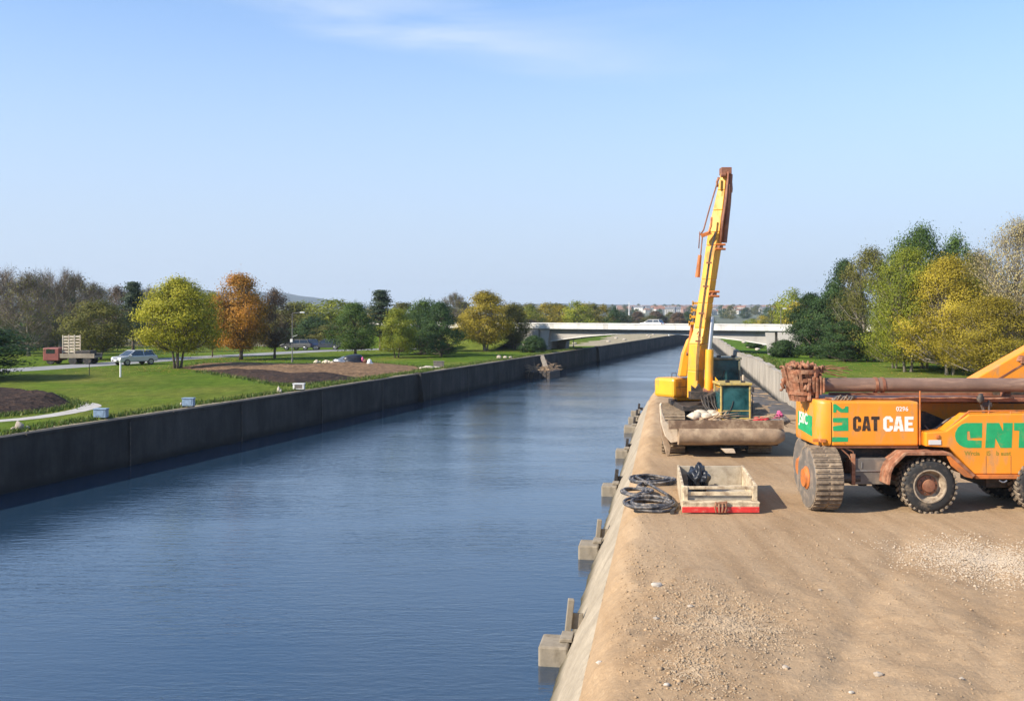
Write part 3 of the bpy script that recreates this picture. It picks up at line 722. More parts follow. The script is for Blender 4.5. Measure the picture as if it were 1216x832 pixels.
def tree_proto(kind, seed, H=10.0, R=4.0, cb=.18, nclump=80, leaves=9000, leaf=.13, spread=.75, trunks=1, mats=('green', 'bark'),
               shape='round', twigs=0, twig_len=1.3, twig_r=.018, lump=.35, flat=0.0, top=.62):
    """returns (trunk mesh, crown mesh); crown = leaf faces (+ fine twigs), trunk = trunk and limbs"""
    rng = np.random.default_rng(seed); rnd = random.Random(seed)
    tb = MB(); zc0 = H * cb
    cl = []
    while len(cl) < nclump:
        t = rnd.random(); z = zc0 + (H - zc0) * t
        if shape == 'round': rr = R * (math.sin(math.pi * (.08 + .92 * t) ** .85) ** .62) * (1 if t < .9 else .9)
        elif shape == 'vase': rr = R * (.35 + .65 * math.sin(math.pi * min(1, t * .85 + .05)) ** .8)
        elif shape == 'cone': rr = R * (1 - t) ** .8 + .15
        elif shape == 'dome': rr = R * math.sqrt(max(0, 1 - (t * .98) ** 2.4))
        else: rr = R * (math.sin(math.pi * (.12 + .86 * t)) ** .5)
        th = rnd.uniform(0, 2 * math.pi)
        rr *= 1 + lump * noise.noise(Vector((math.cos(th) * 1.3, math.sin(th) * 1.3, t * 3 + seed)))
        q = math.sqrt(rnd.uniform(.12, 1)) * rr
        cl.append(Vector((q * math.cos(th), q * math.sin(th), z)))
    if shape == 'pine':
        cl = []
        for k in range(nclump):
            t = (k // 4) / max(1, nclump // 4); z = zc0 + (H - zc0) * t; th = rnd.uniform(0, 6.28)
            q = R * (1 - t * .94) * (rnd.uniform(.15, 1.0) if k % 4 else .9) * (1 + .35 * noise.noise(Vector((t * 6, th, seed))))
            cl.append(Vector((q * math.cos(th), q * math.sin(th), z + .12 * q)))
    # trunks
    tr = []
    for k in range(trunks):
        a = 2 * math.pi * k / max(1, trunks) + rnd.uniform(0, 1); o = .0 if trunks == 1 else .32
        lean = .05 if trunks == 1 else .14
        pts = []; ht = H * (top if trunks == 1 else top * .85) * rnd.uniform(.9, 1.05)
        if shape in ('cone', 'pine'): ht = H * .96; lean = .01
        for i in range(8):
            t = i / 7
            pts.append(Vector((math.cos(a) * (o + lean * ht * t) + .12 * t * H * .1 * noise.noise(Vector((t * 2, seed + k, 0))), math.sin(a) * (o + lean * ht * t) + .12 * t * H * .1 * noise.noise(Vector((t * 2, seed + k, 7))), ht * t - .15 * (i == 0))))
        r0 = .025 * H * (1 if trunks == 1 else .62)
        tb.tube(pts, [r0 * (1.25 if i == 0 else 1) * (1 - .82 * i / 7) for i in range(8)], 7)
        tr.append((pts, r0))
    lim = []
    for i, c in enumerate(cl):
        pts, r0 = min(tr, key=lambda T: (T[0][4] - c).xy.length + rnd.random() * .5)
        hz = c.xy.length
        z0 = max(zc0 * .85, min(pts[-1].z * .98, c.z - hz * rnd.uniform(.45, .9)))
        t = z0 / pts[-1].z; k = min(6, int(t * 7)); p0 = pts[k].lerp(pts[k + 1], t * 7 - k)
        md = p0.lerp(c, .5) + Vector((0, 0, (-.10 if shape != 'pine' else .05) * hz)) + Vector((rnd.gauss(0, .12), rnd.gauss(0, .12), 0))
        rb = max(.018, r0 * .38 * (1 - t) + .02)
        tb.tube([p0, md, c], [rb, rb * .6, .012], 5)
        lim.append((p0, md, c))
    # fine twigs
    vs = []; tint = []; faces_n = 0
    if twigs:
        per = max(1, twigs // nclump); V = []
        for (p0, md, c) in lim:
            for k in range(per):
                s = md.lerp(c, rnd.uniform(.3, 1.0)); od = (c - Vector((0, 0, H * .35))).normalized()
                dr = (od * .8 + Vector((rnd.gauss(0, .6), rnd.gauss(0, .6), rnd.gauss(.35, .5)))).normalized()
                e = s + dr * twig_len * rnd.uniform(.4, 1.1)
                sd = dr.cross(Vector((rnd.gauss(0, 1), rnd.gauss(0, 1), rnd.gauss(0, 1)))).normalized() * twig_r
                m_ = s.lerp(e, .55) + Vector((rnd.gauss(0, .05), rnd.gauss(0, .05), .05))
                V.append((s - sd, m_ - sd * .7, e, m_ + sd * .7))
        V = np.array([[tuple(p) for p in q] for q in V]).reshape(-1, 3)
        vs.append(V); tint.append(np.repeat(rng.uniform(0, 1, len(V) // 4), 4)); ntw = len(V) // 4
    else: ntw = 0
    if leaves:
        C = np.array([tuple(c) for c in cl]); idx = rng.integers(0, len(C), leaves)
        off = rng.normal(size=(leaves, 3)) * spread * np.array([1, 1, .62 if shape != 'pine' else .22])
        cen = C[idx] + off
        ctint = rng.uniform(.0, .75, len(C))
        tn = np.clip(ctint[idx] + rng.uniform(-.12, .28, leaves), 0, 1)
        mid = np.array([0, 0, (H + zc0) * .48]); o1 = off / (np.linalg.norm(off, axis=1)[:, None] + 1e-9); o2 = cen - mid; o2 /= np.linalg.norm(o2, axis=1)[:, None] + 1e-9
        outw = o1 * .75 + o2 * .65 + np.array([0, 0, .15])
        keep = cen[:, 2] > zc0 * .55
        cen = cen[keep]; tn = tn[keep]; outw = outw[keep]
        sz = leaf * rng.uniform(.6, 1.25, len(cen))
        V, T = quads_mesh(kind, cen, sz, tn, outw, rng)
        vs.append(V); tint.append(T)
    V = np.concatenate(vs); T = np.concatenate(tint); nq = len(V) // 4
    me = bpy.data.meshes.new(kind + '_crown')
    me.vertices.add(len(V)); me.vertices.foreach_set('co', V.astype(np.float32).ravel())
    me.loops.add(nq * 4); me.loops.foreach_set('vertex_index', np.arange(nq * 4, dtype=np.int32))
    me.polygons.add(nq); me.polygons.foreach_set('loop_start', np.arange(0, nq * 4, 4, dtype=np.int32))
    me.polygons.foreach_set('loop_total', np.full(nq, 4, dtype=np.int32))
    me.materials.append(lf[mats[0]]); me.materials.append(lf['bare'])
    mi = np.zeros(nq, dtype=np.int32); mi[:ntw] = 1; me.polygons.foreach_set('material_index', mi)
    me.update(calc_edges=True)
    at_ = me.attributes.new('tint', 'FLOAT', 'POINT'); at_.data.foreach_set('value', T.astype(np.float32))
    to = tb.build('trunk', m_bark_p if mats[1] == 'pale' else m_bark, None, smooth=True)
    tm = to.data; bpy.data.objects.remove(to)
    return tm, me, H, R

PROTO = {}
def proto(key, **k): PROTO[key] = tree_proto(key, **k)
proto('yellow_round', seed=11, R=4.6, cb=.24, nclump=180, leaves=32000, leaf=.115, spread=.6, trunks=4, mats=('yellow', 'bark'), shape='round', lump=.3)
proto('orange_round', seed=12, R=3.7, cb=.17, nclump=130, leaves=22000, leaf=.115, spread=.62, mats=('orange', 'bark'), twigs=900, twig_len=1.7, lump=.5)
proto('olive_round', seed=13, R=3.9, cb=.18, nclump=110, leaves=18000, leaf=.12, spread=.66, mats=('olive', 'bark'), lump=.5, twigs=900, trunks=2)
proto('green_round', seed=14, R=4.0, cb=.15, nclump=95, leaves=14000, leaf=.125, spread=.6, mats=('green', 'bark'), lump=.5)
proto('green_round2', seed=34, R=4.0, cb=.13, nclump=80, leaves=14000, leaf=.125, spread=.65, mats=('green', 'bark'), lump=.7)
proto('dark_dense', seed=15, R=3.8, cb=.07, nclump=115, leaves=17000, leaf=.13, spread=.55, mats=('dark', 'bark'), lump=.4)
proto('dark_dense2', seed=45, R=3.8, cb=.05, nclump=105, leaves=16000, leaf=.13, spread=.55, mats=('dark', 'bark'), lump=.6, shape='dome')
proto('bare', seed=16, R=4.2, cb=.20, nclump=110, leaves=1500, leaf=.10, spread=.6, mats=('brown', 'pale'), twigs=9000, twig_len=1.5, twig_r=.017, shape='vase', lump=.5)
proto('bare2', seed=17, R=4.4, cb=.15, nclump=110, leaves=2600, leaf=.11, spread=.7, mats=('olive', 'pale'), twigs=8000, twig_len=1.4, twig_r=.018, shape='round', lump=.6)
proto('brown', seed=18, R=3.6, cb=.2, nclump=95, leaves=7500, leaf=.11, spread=.6, mats=('brown', 'bark'), twigs=3500, twig_len=1.3, lump=.55)
proto('lime_round', seed=19, R=3.9, cb=.16, nclump=110, leaves=18000, leaf=.12, spread=.62, mats=('lime', 'bark'), trunks=2, lump=.45)
proto('gold_round', seed=20, R=4.2, cb=.16, nclump=150, leaves=24000, leaf=.12, spread=.62, mats=('gold', 'pale'), trunks=4, lump=.45)
proto('pine', seed=21, R=3.2, cb=.25, nclump=100, leaves=10000, leaf=.14, spread=.5, mats=('pine', 'bark'), shape='pine')
proto('conifer', seed=22, R=2.6, cb=.08, nclump=90, leaves=9000, leaf=.13, spread=.4, mats=('dark', 'bark'), shape='cone')
proto('bush', seed=23, H=10, R=6.5, cb=.03, nclump=90, leaves=14000, leaf=.30, spread=.9, mats=('dark', 'bark'), shape='dome', lump=.3)
proto('scrub', seed=24, H=10, R=7, cb=.02, nclump=80, leaves=9000, leaf=.34, spread=1.0, mats=('brown', 'bark'), shape='dome', lump=.6, twigs=2500, twig_len=2.5, twig_r=.05)
proto('far_gold', seed=25, R=4.4, cb=.06, nclump=60, leaves=4500, leaf=.22, spread=.8, mats=('gold', 'bark'), lump=.5)
proto('far_olive', seed=26, R=4.4, cb=.04, nclump=60, leaves=5000, leaf=.22, spread=.8, mats=('olive', 'bark'), lump=.5)
proto('far_lime', seed=27, R=4.4, cb=.06, nclump=60, leaves=4500, leaf=.22, spread=.8, mats=('lime', 'bark'), lump=.5)
proto('far_dark', seed=28, R=4.4, cb=.02, nclump=60, leaves=5000, leaf=.22, spread=.8, mats=('dark', 'bark'), lump=.4)
proto('big_yellow', seed=29, R=4.6, cb=.12, nclump=230, leaves=46000, leaf=.072, spread=.55, mats=('gold', 'pale'), trunks=2, lump=.6, twigs=2500, twig_len=1.0, twig_r=.010)
proto('big_lime', seed=30, R=4.3, cb=.12, nclump=200, leaves=38000, leaf=.075, spread=.55, mats=('lime', 'pale'), trunks=2, lump=.6, twigs=2000, twig_len=1.0, twig_r=.010)
proto('big_pale', seed=31, R=4.6, cb=.16, nclump=190, leaves=17000, leaf=.065, spread=.62, mats=('pale', 'pale'), trunks=1, lump=.6, twigs=6500, twig_len=1.3, twig_r=.010)
proto('big_olive', seed=32, R=4.3, cb=.10, nclump=170, leaves=24000, leaf=.085, spread=.55, mats=('olive', 'pale'), trunks=2, lump=.5, twigs=5000, twig_len=1.1, twig_r=.011)
proto('big_green', seed=33, R=4.3, cb=.12, nclump=150, leaves=26000, leaf=.10, spread=.6, mats=('green', 'bark'), lump=.8)

trng = random.Random(8)
def tree(key, cx, d, topy, wpx, label, cat='tree', z0=LAWN, name=None, group=None, rz=None):
    tm, cm, H, R = PROTO[key]
    h = CAMZ - (topy - HZ) * d / F - z0; wd = wpx * d / F
    nm = name or ('bush' if cat == 'bush' else 'pine_tree' if 'pine' in key or 'conifer' in key else 'tree')
    o = empty(nm, ((cx - 608) * d / F, d, z0 - .03), label, cat, group, trng.uniform(0, 6.28) if rz is None else rz)
    kx = wd / (2 * (R + .45)); kz = h / (H + .35)
    o.scale = (kx, kx, kz)
    for n_, me in (('trunk', tm), ('crown', cm)):
        c = bpy.data.objects.new(n_, me); COL.objects.link(c); c.parent = o
    return o
GL, GB, GF = 'trees of the park on the left', 'bare trees at the back of the park', 'far trees beyond the bridge'
tree('yellow_round', 211, 95, 331, 108, 'bright yellow-green round tree with several trunks beside the parked silver car', group=GL)
tree('orange_round', 286, 112, 326, 76, 'orange autumn tree with a single dark trunk, only orange one in the park', group=GL)
tree('brown', 326, 116, 343, 52, 'thin dark brown half-bare tree beside the lamp post, right of the orange tree', group=GL)
tree('lime_round', 252, 120, 347, 46, 'dull green tree between the round yellow tree and the orange tree', group=GL)
tree('olive_round', 116, 112, 356, 84, 'small olive tree with two trunks beside the red and white parked truck', group=GL)
tree('pine', 158, 132, 331, 54, 'open-branched pine rising left of the round yellow tree', group=GL)
tree('conifer', 84, 150, 329, 24, 'narrow dark conifer poking up between bare trees', group=GL)
tree('bare', -14, 128, 318, 92, 'tall bare grey tree at the left edge of the photo', group=GB)
tree('bare2', 34, 122, 325, 84, 'bare tree, second from the left edge, with pale limbs', group=GB)
tree('bare', 72, 134, 321, 84, 'bare grey tree behind the red and white truck', group=GB)
tree('bare2', 112, 150, 336, 72, 'dim bare tree behind the small olive tree', group=GB)
tree('brown', 140, 160, 340, 56, 'brown bare tree beside the open-branched pine', group=GB)
tree('far_dark', 52, 150, 372, 80, 'low dark evergreen under the bare trees', group=GB)
tree('dark_dense', -58, 78, 376, 200, 'dark evergreen tree at the left edge with a low drooping bough', group=GL, z0=LAWN)
tree('far_lime', 392, 200, 355, 92, 'far yellow-green tree below the blue hill', group=GL)
tree('far_olive', 350, 190, 360, 64, 'far olive tree behind the lamp post', group=GL)
tree('far_dark', 372, 172, 376, 62, 'dark shrubby tree over the far parked cars', group=GL)
tree('green_round', 422, 124, 359, 66, 'green and rust tree above the scrap heap', group=GL)
tree('pine', 452, 140, 341, 56, 'tall blue-green pine behind the scrap heap', group=GL)
tree('lime_round', 471, 117, 366, 50, 'small bright yellow-green tree beside the dark green clump', group=GL)
tree('green_round2', 503, 136, 356, 72, 'tall mid-green tree behind the small yellow tree', group=GL)
tree('dark_dense', 524, 122, 360, 56, 'dense dark green tree nearest the canal wall', group=GL)
tree('dark_dense2', 500, 126, 371, 50, 'dark green low tree left of the densest one', group=GL)
tree('bare2', 540, 225, 348, 52, 'distant grey tree top above the dark green clump', group=GL)
tree('gold_round', 577, 139, 346, 70, 'big golden tree with many pale trunks left of the bridge', group=GL)
tree('olive_round', 611, 142, 359, 40, 'shaded olive tree at the bridge end beside the golden tree', group=GL)
tree('gold_round', 552, 150, 372, 34, 'small golden tree tucked beside the big golden tree', group=GL)
for i, (k, cx, tp, wd, lb) in enumerate((('far_olive', 628, 361, 40, 'olive tree first in the row behind the bridge'),
        ('far_gold', 649, 359, 40, 'golden tree second in the row behind the bridge'), ('far_gold', 668, 362, 38, 'dull golden tree third in the row behind the bridge'),
        ('far_lime', 686, 357, 42, 'tallest yellow-green tree in the row behind the bridge'), ('far_olive', 703, 361, 34, 'olive tree fifth in the row behind the bridge'),
        ('far_gold', 716, 361, 34, 'golden tree near the right end of the row behind the bridge'), ('far_dark', 729, 364, 24, 'dark tree ending the row behind the bridge'))):
    tree(k, cx, 255 + 8 * (i % 3), tp, wd, lb, group=GF)
for i in range(13):
    k = ('far_dark', 'far_olive', 'scrub')[i % 3]
    tree(k, 738 + i * 8.5 + trng.uniform(-3, 3), 430 + 25 * (i % 4), 371 + trng.uniform(-2, 4), trng.uniform(18, 30), 'dim far tree in the belt below the distant town', group='belt of trees below the town')
for i, cx in enumerate(range(-20, 640, 34)):
    tree(('far_dark', 'scrub', 'far_olive')[i % 3], cx + trng.uniform(-8, 8), 225 + 18 * (i % 3), 374 + trng.uniform(-7, 7), trng.uniform(46, 66), 'dim shrubby tree in the hedge line closing the back of the park', group='hedge line at the back of the park')
for i, (cx, d, tp, wd) in enumerate(((8, 160, 380, 70), (60, 165, 378, 70), (128, 170, 384, 60), (182, 165, 386, 60), (330, 172, 388, 60), (392, 168, 386, 60), (440, 165, 388, 50), (556, 175, 384, 50), (20, 140, 392, 60), (318, 200, 376, 60))):  # dark shrubs added to supply the shadows under the trees
    tree(('far_dark', 'far_olive')[i % 2], cx, d, tp, wd, 'low dark shrubby tree added for the dark under-tree shade behind the park road', group='shrubby trees behind the park road')
for i, (cx, d, tp, wd) in enumerate(((-40, 150, 322, 80), (92, 170, 327, 70), (16, 165, 322, 80), (178, 175, 342, 60), (52, 180, 326, 70), (300, 190, 350, 60))):
    tree(('bare', 'bare2')[i % 2], cx, d, tp, wd, 'grey bare tree in the back rank of the park', group='back rank of bare trees')
for i, (k, cx, d, tp, wd) in enumerate((('far_olive', 322, 215, 362, 54), ('far_lime', 362, 225, 358, 60), ('far_olive', 418, 220, 361, 60), ('far_gold', 445, 240, 364, 50), ('far_olive', 478, 225, 360, 60),
        ('far_dark', 520, 235, 358, 60), ('far_olive', 548, 250, 359, 50), ('far_gold', 603, 240, 361, 50), ('far_lime', 628, 250, 364, 44), ('far_olive', 660, 275, 361, 50), ('far_gold', 695, 280, 360, 50), ('far_olive', 270, 220, 360, 60), ('far_olive', 225, 230, 358, 60))):
    tree(k, cx, d, tp, wd, 'hazy far tree in the long wooded row at the back of the left bank', group='wooded row at the back of the left bank')
tree('bush', 634, 133, 399, 32, 'low dark bush in front of the left bridge abutment', 'bush')
# right bank
GR = 'trees on the right bank'
zR = 2.9
tree('dark_dense', 963, 112, 349, 66, 'round dark evergreen nearest the bridge on the right bank', z0=zr(112), group=GR)
tree('dark_dense2', 986, 106, 345, 76, 'dark evergreen between the bridge-end evergreen and the brownish tree', z0=zr(106), group=GR)
tree('dark_dense', 1003, 112, 310, 63, 'tallest dark evergreen of the right bank', z0=zr(112), group=GR)
tree('dark_dense2', 1003, 96, 380, 59, 'low dark evergreen standing forward on the right grass', z0=zR, group=GR)
tree('big_olive', 1034, 97, 295, 102, 'brownish olive tree with fine twigs on the right bank', z0=zR, group=GR)
tree('big_green', 1092, 104, 267, 93, 'tall green tree rising behind the yellow trees on the right', z0=zR, group=GR)
tree('green_round2', 1134, 108, 279, 61, 'green tree top behind the yellow trees, lower of the two', z0=zR, group=GR)
tree('big_lime', 1078, 79, 293, 112, 'tall yellow-green tree behind the long brown pipe', z0=zR, group=GR)
tree('big_yellow', 1128, 75, 305, 132, 'wide golden tree in the middle of the right bank', z0=zR, group=GR)
tree('big_yellow', 1182, 68, 352, 144, 'low spreading golden tree above the raised orange arm', z0=zR, group=GR, rz=2.0)
tree('big_lime', 1062, 84, 352, 73, 'low yellow-green tree beside the brownish tree', z0=zR, group=GR, rz=1.2)
tree('big_pale', 1212, 72, 260, 149, 'tall pale half-bare tree at the right edge', z0=zR, group=GR)
tree('big_olive', 1160, 92, 300, 122, 'olive tree filling in behind the golden trees', z0=zR, group=GR, rz=.5)
tree('big_lime', 1262, 80, 290, 134, 'yellow-green tree mostly outside the right edge', z0=zR, group=GR, rz=.9)
tree('big_yellow', 1098, 84, 345, 120, 'low golden tree under the tall yellow-green one', z0=zR, group=GR, rz=4.0)
tree('big_lime', 1148, 82, 330, 130, 'yellow-green tree between the two big golden trees', z0=zR, group=GR, rz=3.1)
tree('scrub', 1130, 108, 408, 183, 'tangled undergrowth behind the golden trees', 'bush', z0=zR)
tree('scrub', 1210, 100, 402, 146, 'tangled undergrowth at the right edge behind the trees', 'bush', z0=zR)
tree('far_lime', 940, 190, 343, 49, 'pale yellow tree beyond the bridge on the right', group=GF)
tree('far_gold', 952, 175, 356, 49, 'golden tree beyond the right end of the bridge', group=GF)
for i, (cx, tp) in enumerate(((893, 378), (905, 374), (917, 369), (929, 364))):
    tree(('far_lime', 'far_gold', 'far_olive', 'far_lime')[i], cx, 330 - i * 35, tp, 24, 'yellow-green tree stepping down in the row past the right bridge end', group='row past the right bridge end')
tree('bush', 931, 112, 404, 41, 'round clipped dark bush below the right bridge abutment', 'bush', z0=zr(112))
tree('bush', 896, 150, 405, 22, 'small low green bush on the right bank under the bridge', 'bush', z0=zr(150))
# ------------------------------------------------------------------ long-reach excavator
GZ = DIRT
ex = empty('excavator', (8.0, 40.0, GZ), 'yellow long-reach excavator with its boom raised high on the dirt quay', 'excavator')
def track(x0, x1, y0, y1, zb, h, parent, sh=.155):
    r = h / 2; pth = []
    n = 10
    for i in range(n + 1):
        a = math.pi / 2 + math.pi * i / n; pth.append((y0 + r + r * math.cos(a), zb + r + r * math.sin(a)))
    pth2 = []
    for i in range(n + 1):
        a = -math.pi / 2 + math.pi * i / n; pth2.append((y1 - r + r * math.cos(a), zb + r + r * math.sin(a)))
    loop = pth + pth2
    # belt sampled evenly, a cleated pad per sample
    pts = [Vector((0, p[0], p[1])) for p in loop] ; pts.append(pts[0])
    tot = sum((b_ - a_).length for a_, b_ in zip(pts, pts[1:])); step = .30; k = int(tot / step); step = tot / k
    pads = MB(); acc = 0; tgt = 0; xc = (x0 + x1) / 2; wd = x1 - x0
    for a_, b_ in zip(pts, pts[1:]):
        L_ = (b_ - a_).length; t = (b_ - a_).normalized(); nn = Vector((0, t.z, -t.y))
        while tgt < acc + L_ - 1e-6:
            p = a_ + t * (tgt - acc); ang = math.atan2(t.z, t.y); rt = Matrix.Rotation(ang, 3, 'X')
            pads.box(Vector((xc, p.y, p.z)) - rt @ Vector((0, 0, -.0)), (wd, step * .74, .06), rt)
            q = p + rt @ Vector((0, 0, -.055)); pads.box((xc, q.y, q.z), (wd, .06, .07), rt)
            tgt += step
        acc += L_
    skew = lambda m: setattr(m, 'v', [Vector((v.x + sh * (v.y - y0), v.y, v.z)) for v in m.v])
    skew(pads)
    trk = pads.build('track', m_trackl, parent)
    b = MB(); b.box((xc, (y0 + y1) / 2, zb + r), (wd * .45, (y1 - y0) - h * .9, h * .62)); skew(b); b.build('track_frame', m_dark, trk, bevel=.03)
    for i in range(5):
        y = lerp(y0 + r, y1 - r, i / 4); rr = r * .78 if i in (0, 4) else r * .42
        MB().lathe((x0 + .08 + sh * (y - y0), y, zb + (r if i in (0, 4) else rr + .07)), (1, 0, 0), [(0, rr * .3), (0, rr), (wd - .16, rr), (wd - .16, rr * .3)], 20).build('road_wheel', m_dark, trk, smooth=40)
    return trk
track(5.72, 6.62, 37.6, 43.6, GZ, 1.42, ex)
track(9.05, 9.95, 37.6, 43.6, GZ, 1.42, ex)
b = MB(); b.box((7.85, 40.6, 3.0), (2.5, 3.6, .75)); b.box((7.85, 39.0, 2.75), (2.5, .5, .4)); b.build('undercarriage', m_dark, ex, bevel=.05)
MB().lathe((7.9, 40.7, 3.37), (0, 0, 1), [(0, .9), (0, 1.15), (.32, 1.15), (.32, .9)], 32).build('slew_ring', m_dark, ex, smooth=40)
# turntable deck and yellow tail
b = MB(); b.box((8.05, 41.0, 3.80), (2.5, 3.6, .22)); b.build('turntable_deck', m_dark, ex, bevel=.03)
cwr = Matrix.Rotation(R_(40), 3, 'Z')
b = MB(); cc = P(799, 459, 41.3)
b.box(cc + Vector((.02, .15, -.02)), (1.12, 1.12, .80), cwr)
cw = b.build('counterweight', m_yellow, ex, bevel=.12)
b = MB()
for dx in (-.3, .25): 
    q = cc + cwr @ Vector((dx, -.2, .42)); b.tube([q, q + Vector((0, 0, .16)), q + cwr @ Vector((.28, 0, .16)), q + cwr @ Vector((.28, 0, 0))], .015, 6)
b.build('lifting_handle', m_dark, cw)
b = MB(); b.box(cc + cwr @ Vector((.02, -.575, .02)), (.98, .012, .02), cwr); b.build('panel_seam', m_dark, cw)
# engine housing behind the boom foot
b = MB(); b.box((8.05, 42.3, 4.35), (2.2, 1.6, .88)); b.build('engine_housing', m_yellow, ex, bevel=.08)
# boom: rectangular section, its edge turned to the viewer
def section_beam(m, stations, alpha, depth_ratio=1.0):
    """stations: (center, visible width); square section turned by alpha"""
    ca, sa = math.cos(alpha), math.sin(alpha); rings = []
    for c, wd, *k in stations:
        s = wd / (ca + sa)
        u = Vector((ca, -sa, 0)) * s / 2; v = Vector((sa, ca, 0)) * s / 2 * depth_ratio
        rings.append([c - u - v, c + u - v, c + u + v, c - u + v])
    for a_, b_ in zip(rings, rings[1:]): m.hexa(a_, b_)
    return m
D = 40.2
px2m = D / F
def C(xl, xr, y, d=D): return (P((xl + xr) / 2, y, d), (xr - xl) * d / F)
b = section_beam(MB(), [C(815.5, 835, 472), C(816, 837, 440), C(818, 840.8, 408)], R_(43))
boom = b.build('boom', m_yellow, ex, bevel=.03)
b = section_beam(MB(), [C(817.6, 841.4, 407.9), C(823.7, 843.4, 389), C(828, 847.2, 360), C(832.4, 851.5, 332), C(838, 857.6, 292)], R_(38)); b.build('boom', m_yellow, ex, bevel=.03)
b = section_beam(MB(), [C(838.0, 857.4, 291.6), C(840.0, 859.8, 276), C(846.0, 862.5, 250), C(851.5, 864.3, 226), C(855.6, 865.5, 203)], R_(32))
stick = b.build('stick', m_yellow, ex, bevel=.03)
# pivot brackets and clamps on the boom
def collar(par, xl, xr, y, h, mat, dd=D):
    m = MB(); c, wd = C(xl, xr, y, dd); ca, sa = math.cos(R_(35)), math.sin(R_(35)); s = wd / (ca + sa)
    m.box(c, (s, s, h), Matrix.Rotation(R_(-35), 3, 'Z')); return m.build('pivot_bracket', mat, par, bevel=.02)
collar(stick, 846.6, 859.2, 293, .22, m_brown_steel, D - .18); collar(boom, 838.2, 851.6, 349, .22, m_brown_steel, D - .18)
for y, xr in ((293, 858.5), (349, 851.2)):
    for dy in (-.09, .09):
        c = P(xr - 1.5, y, D - .50); MB().cyl(c + Vector((-.25, 0, dy)), c + Vector((.16, .05, dy)), .045, n=12).build('pin', m_orange_d, stick if y < 300 else boom, smooth=40)
# bulging lug where the boom meets the turntable
b = MB()
poly = [P(806.5, 447, 40.9), P(816, 447, 40.9), P(821, 400, 40.9), P(817, 404, 40.9), P(811, 420, 40.9)]
b.prism(poly, (0, .45, 0)); b.build('boom_foot_lug', m_yellow, boom, bevel=.04)
b = MB(); b.prism([P(x, y, 39.75) for x, y in ((821, 457), (826, 461), (830, 455), (834, 462), (838, 457), (838, 471), (821, 471))], (0, .12, 0)); b.box(P(829, 469, 39.6), (.7, .5, .3)); b.build('foot_linkage', m_dark, boom, bevel=.01)
# main hydraulic rams
def ram(par, a, m_, b_, r, mats=(m_yellow, m_chrome)):
    o = MB().cyl(a, m_, r, n=16).build('hydraulic_ram', mats[0], par, smooth=40)
    MB().cyl(m_, b_, r * .55, n=12).build('piston_rod', mats[1], o, smooth=40)
    b2 = MB(); b2.cyl(a + Vector((-r * 1.2, 0, 0)), a + Vector((r * 1.2, 0, 0)), r * 1.1, n=14); b2.build('ram_eye', m_brown_steel, o, smooth=40)
    return o
ram(ex, P(841, 466, D - .5), P(842.5, 415, D - .35), P(846, 376, D - .2), .17)
ram(ex, P(817.5, 420, D + .2), P(822.5, 382, D + .1), P(826, 366, D), .07, (m_orange_d, m_chrome))
# stick ram and hoses down the shaded side near the tip
b = MB(); b.tube([P(867.3, 207, D), P(864.8, 240, D), P(859.8, 288, D)], [.10, .12, .12], 12)
sr = b.build('hydraulic_ram', m_brown_steel, stick, smooth=40)
b = MB()
for k, o in enumerate((0, .1)):
    b.tube([P(865, 204, D - .2 - o), P(861.5 + 1.2 * k, 235, D - .25 - o), P(857.5 + k, 262, D - .3 - o), P(855 + k, 288, D - .3 - o)], .04, 8)
b.build('hydraulic_hose', m_brown_steel, stick, smooth=True)
b = MB(); b.tube([P(867.6, 207, D + .05), P(868.8, 224, D + .05), P(868.6, 228, D), P(866, 228, D)], .05, 8); b.build('hose_guard', m_rust, stick, smooth=True)
b = MB(); b.box(P(861.5, 203.5, D), (.42, .46, .28)); b.cyl(P(857, 203, D), P(866.5, 203, D), .15, n=14); b.cyl(P(856, 208, D - .25), P(862, 208, D - .25), .09, n=12)
b.build('boom_tip', m_brown_steel, stick, bevel=.02)
b = MB(); b.tube([P(853.5, 211, D - .2), P(851.5, 216, D - .25), P(852, 222, D - .25)], .05, 8); b.build('tip_shackle', m_rust, stick, smooth=True)
# pipework and small ram on the lit side
b = MB(); b.tube([P(853, 213, D), P(843, 246, D), P(835.5, 273, D), P(831.5, 279, D)], .03, 8); b.tube([P(831, 275, D), P(829.8, 295, D)], .022, 6)
b.tube([P(834.5, 277, D), P(832, 303, D), P(829.5, 322, D)], .028, 6); b.build('hydraulic_pipe', m_brown_steel, stick, smooth=True)
b = MB(); b.box(P(838.5, 278, D - .38), (.42, .12, .16), Matrix.Rotation(R_(-20), 3, 'Y')); b.tube([P(845, 258, D - .4), P(844.5, 268, D - .42), P(841.5, 276, D - .42), P(837, 278, D - .4)], .045, 8)
b.build('pipe_bracket', m_orange_d, stick, bevel=.01)
b = MB(); b.cyl(P(828.3, 329, D), P(831.2, 303, D), .10, .075, 12); b.build('small_ram', m_orange_d, stick, smooth=40)
b = MB()
for y in (360, 368, 376, 384): b.box(P(825.5 - (y - 360) * .18, y, D), (.22, .05, .10)); b.box(P(822.8 - (y - 360) * .18, y, D), (.05, .05, .20))
b.build('step_rungs', m_yellow, boom)
b = MB(); b.tube([P(827.6, 397, D - .47), P(829.3, 393.5, D - .5), P(830.2, 396.5, D - .5), P(829.2, 400, D - .5), P(827.8, 399, D - .48)], .022, 6); b.build('lifting_eye', m_brown_steel, boom, smooth=True)
b = MB()
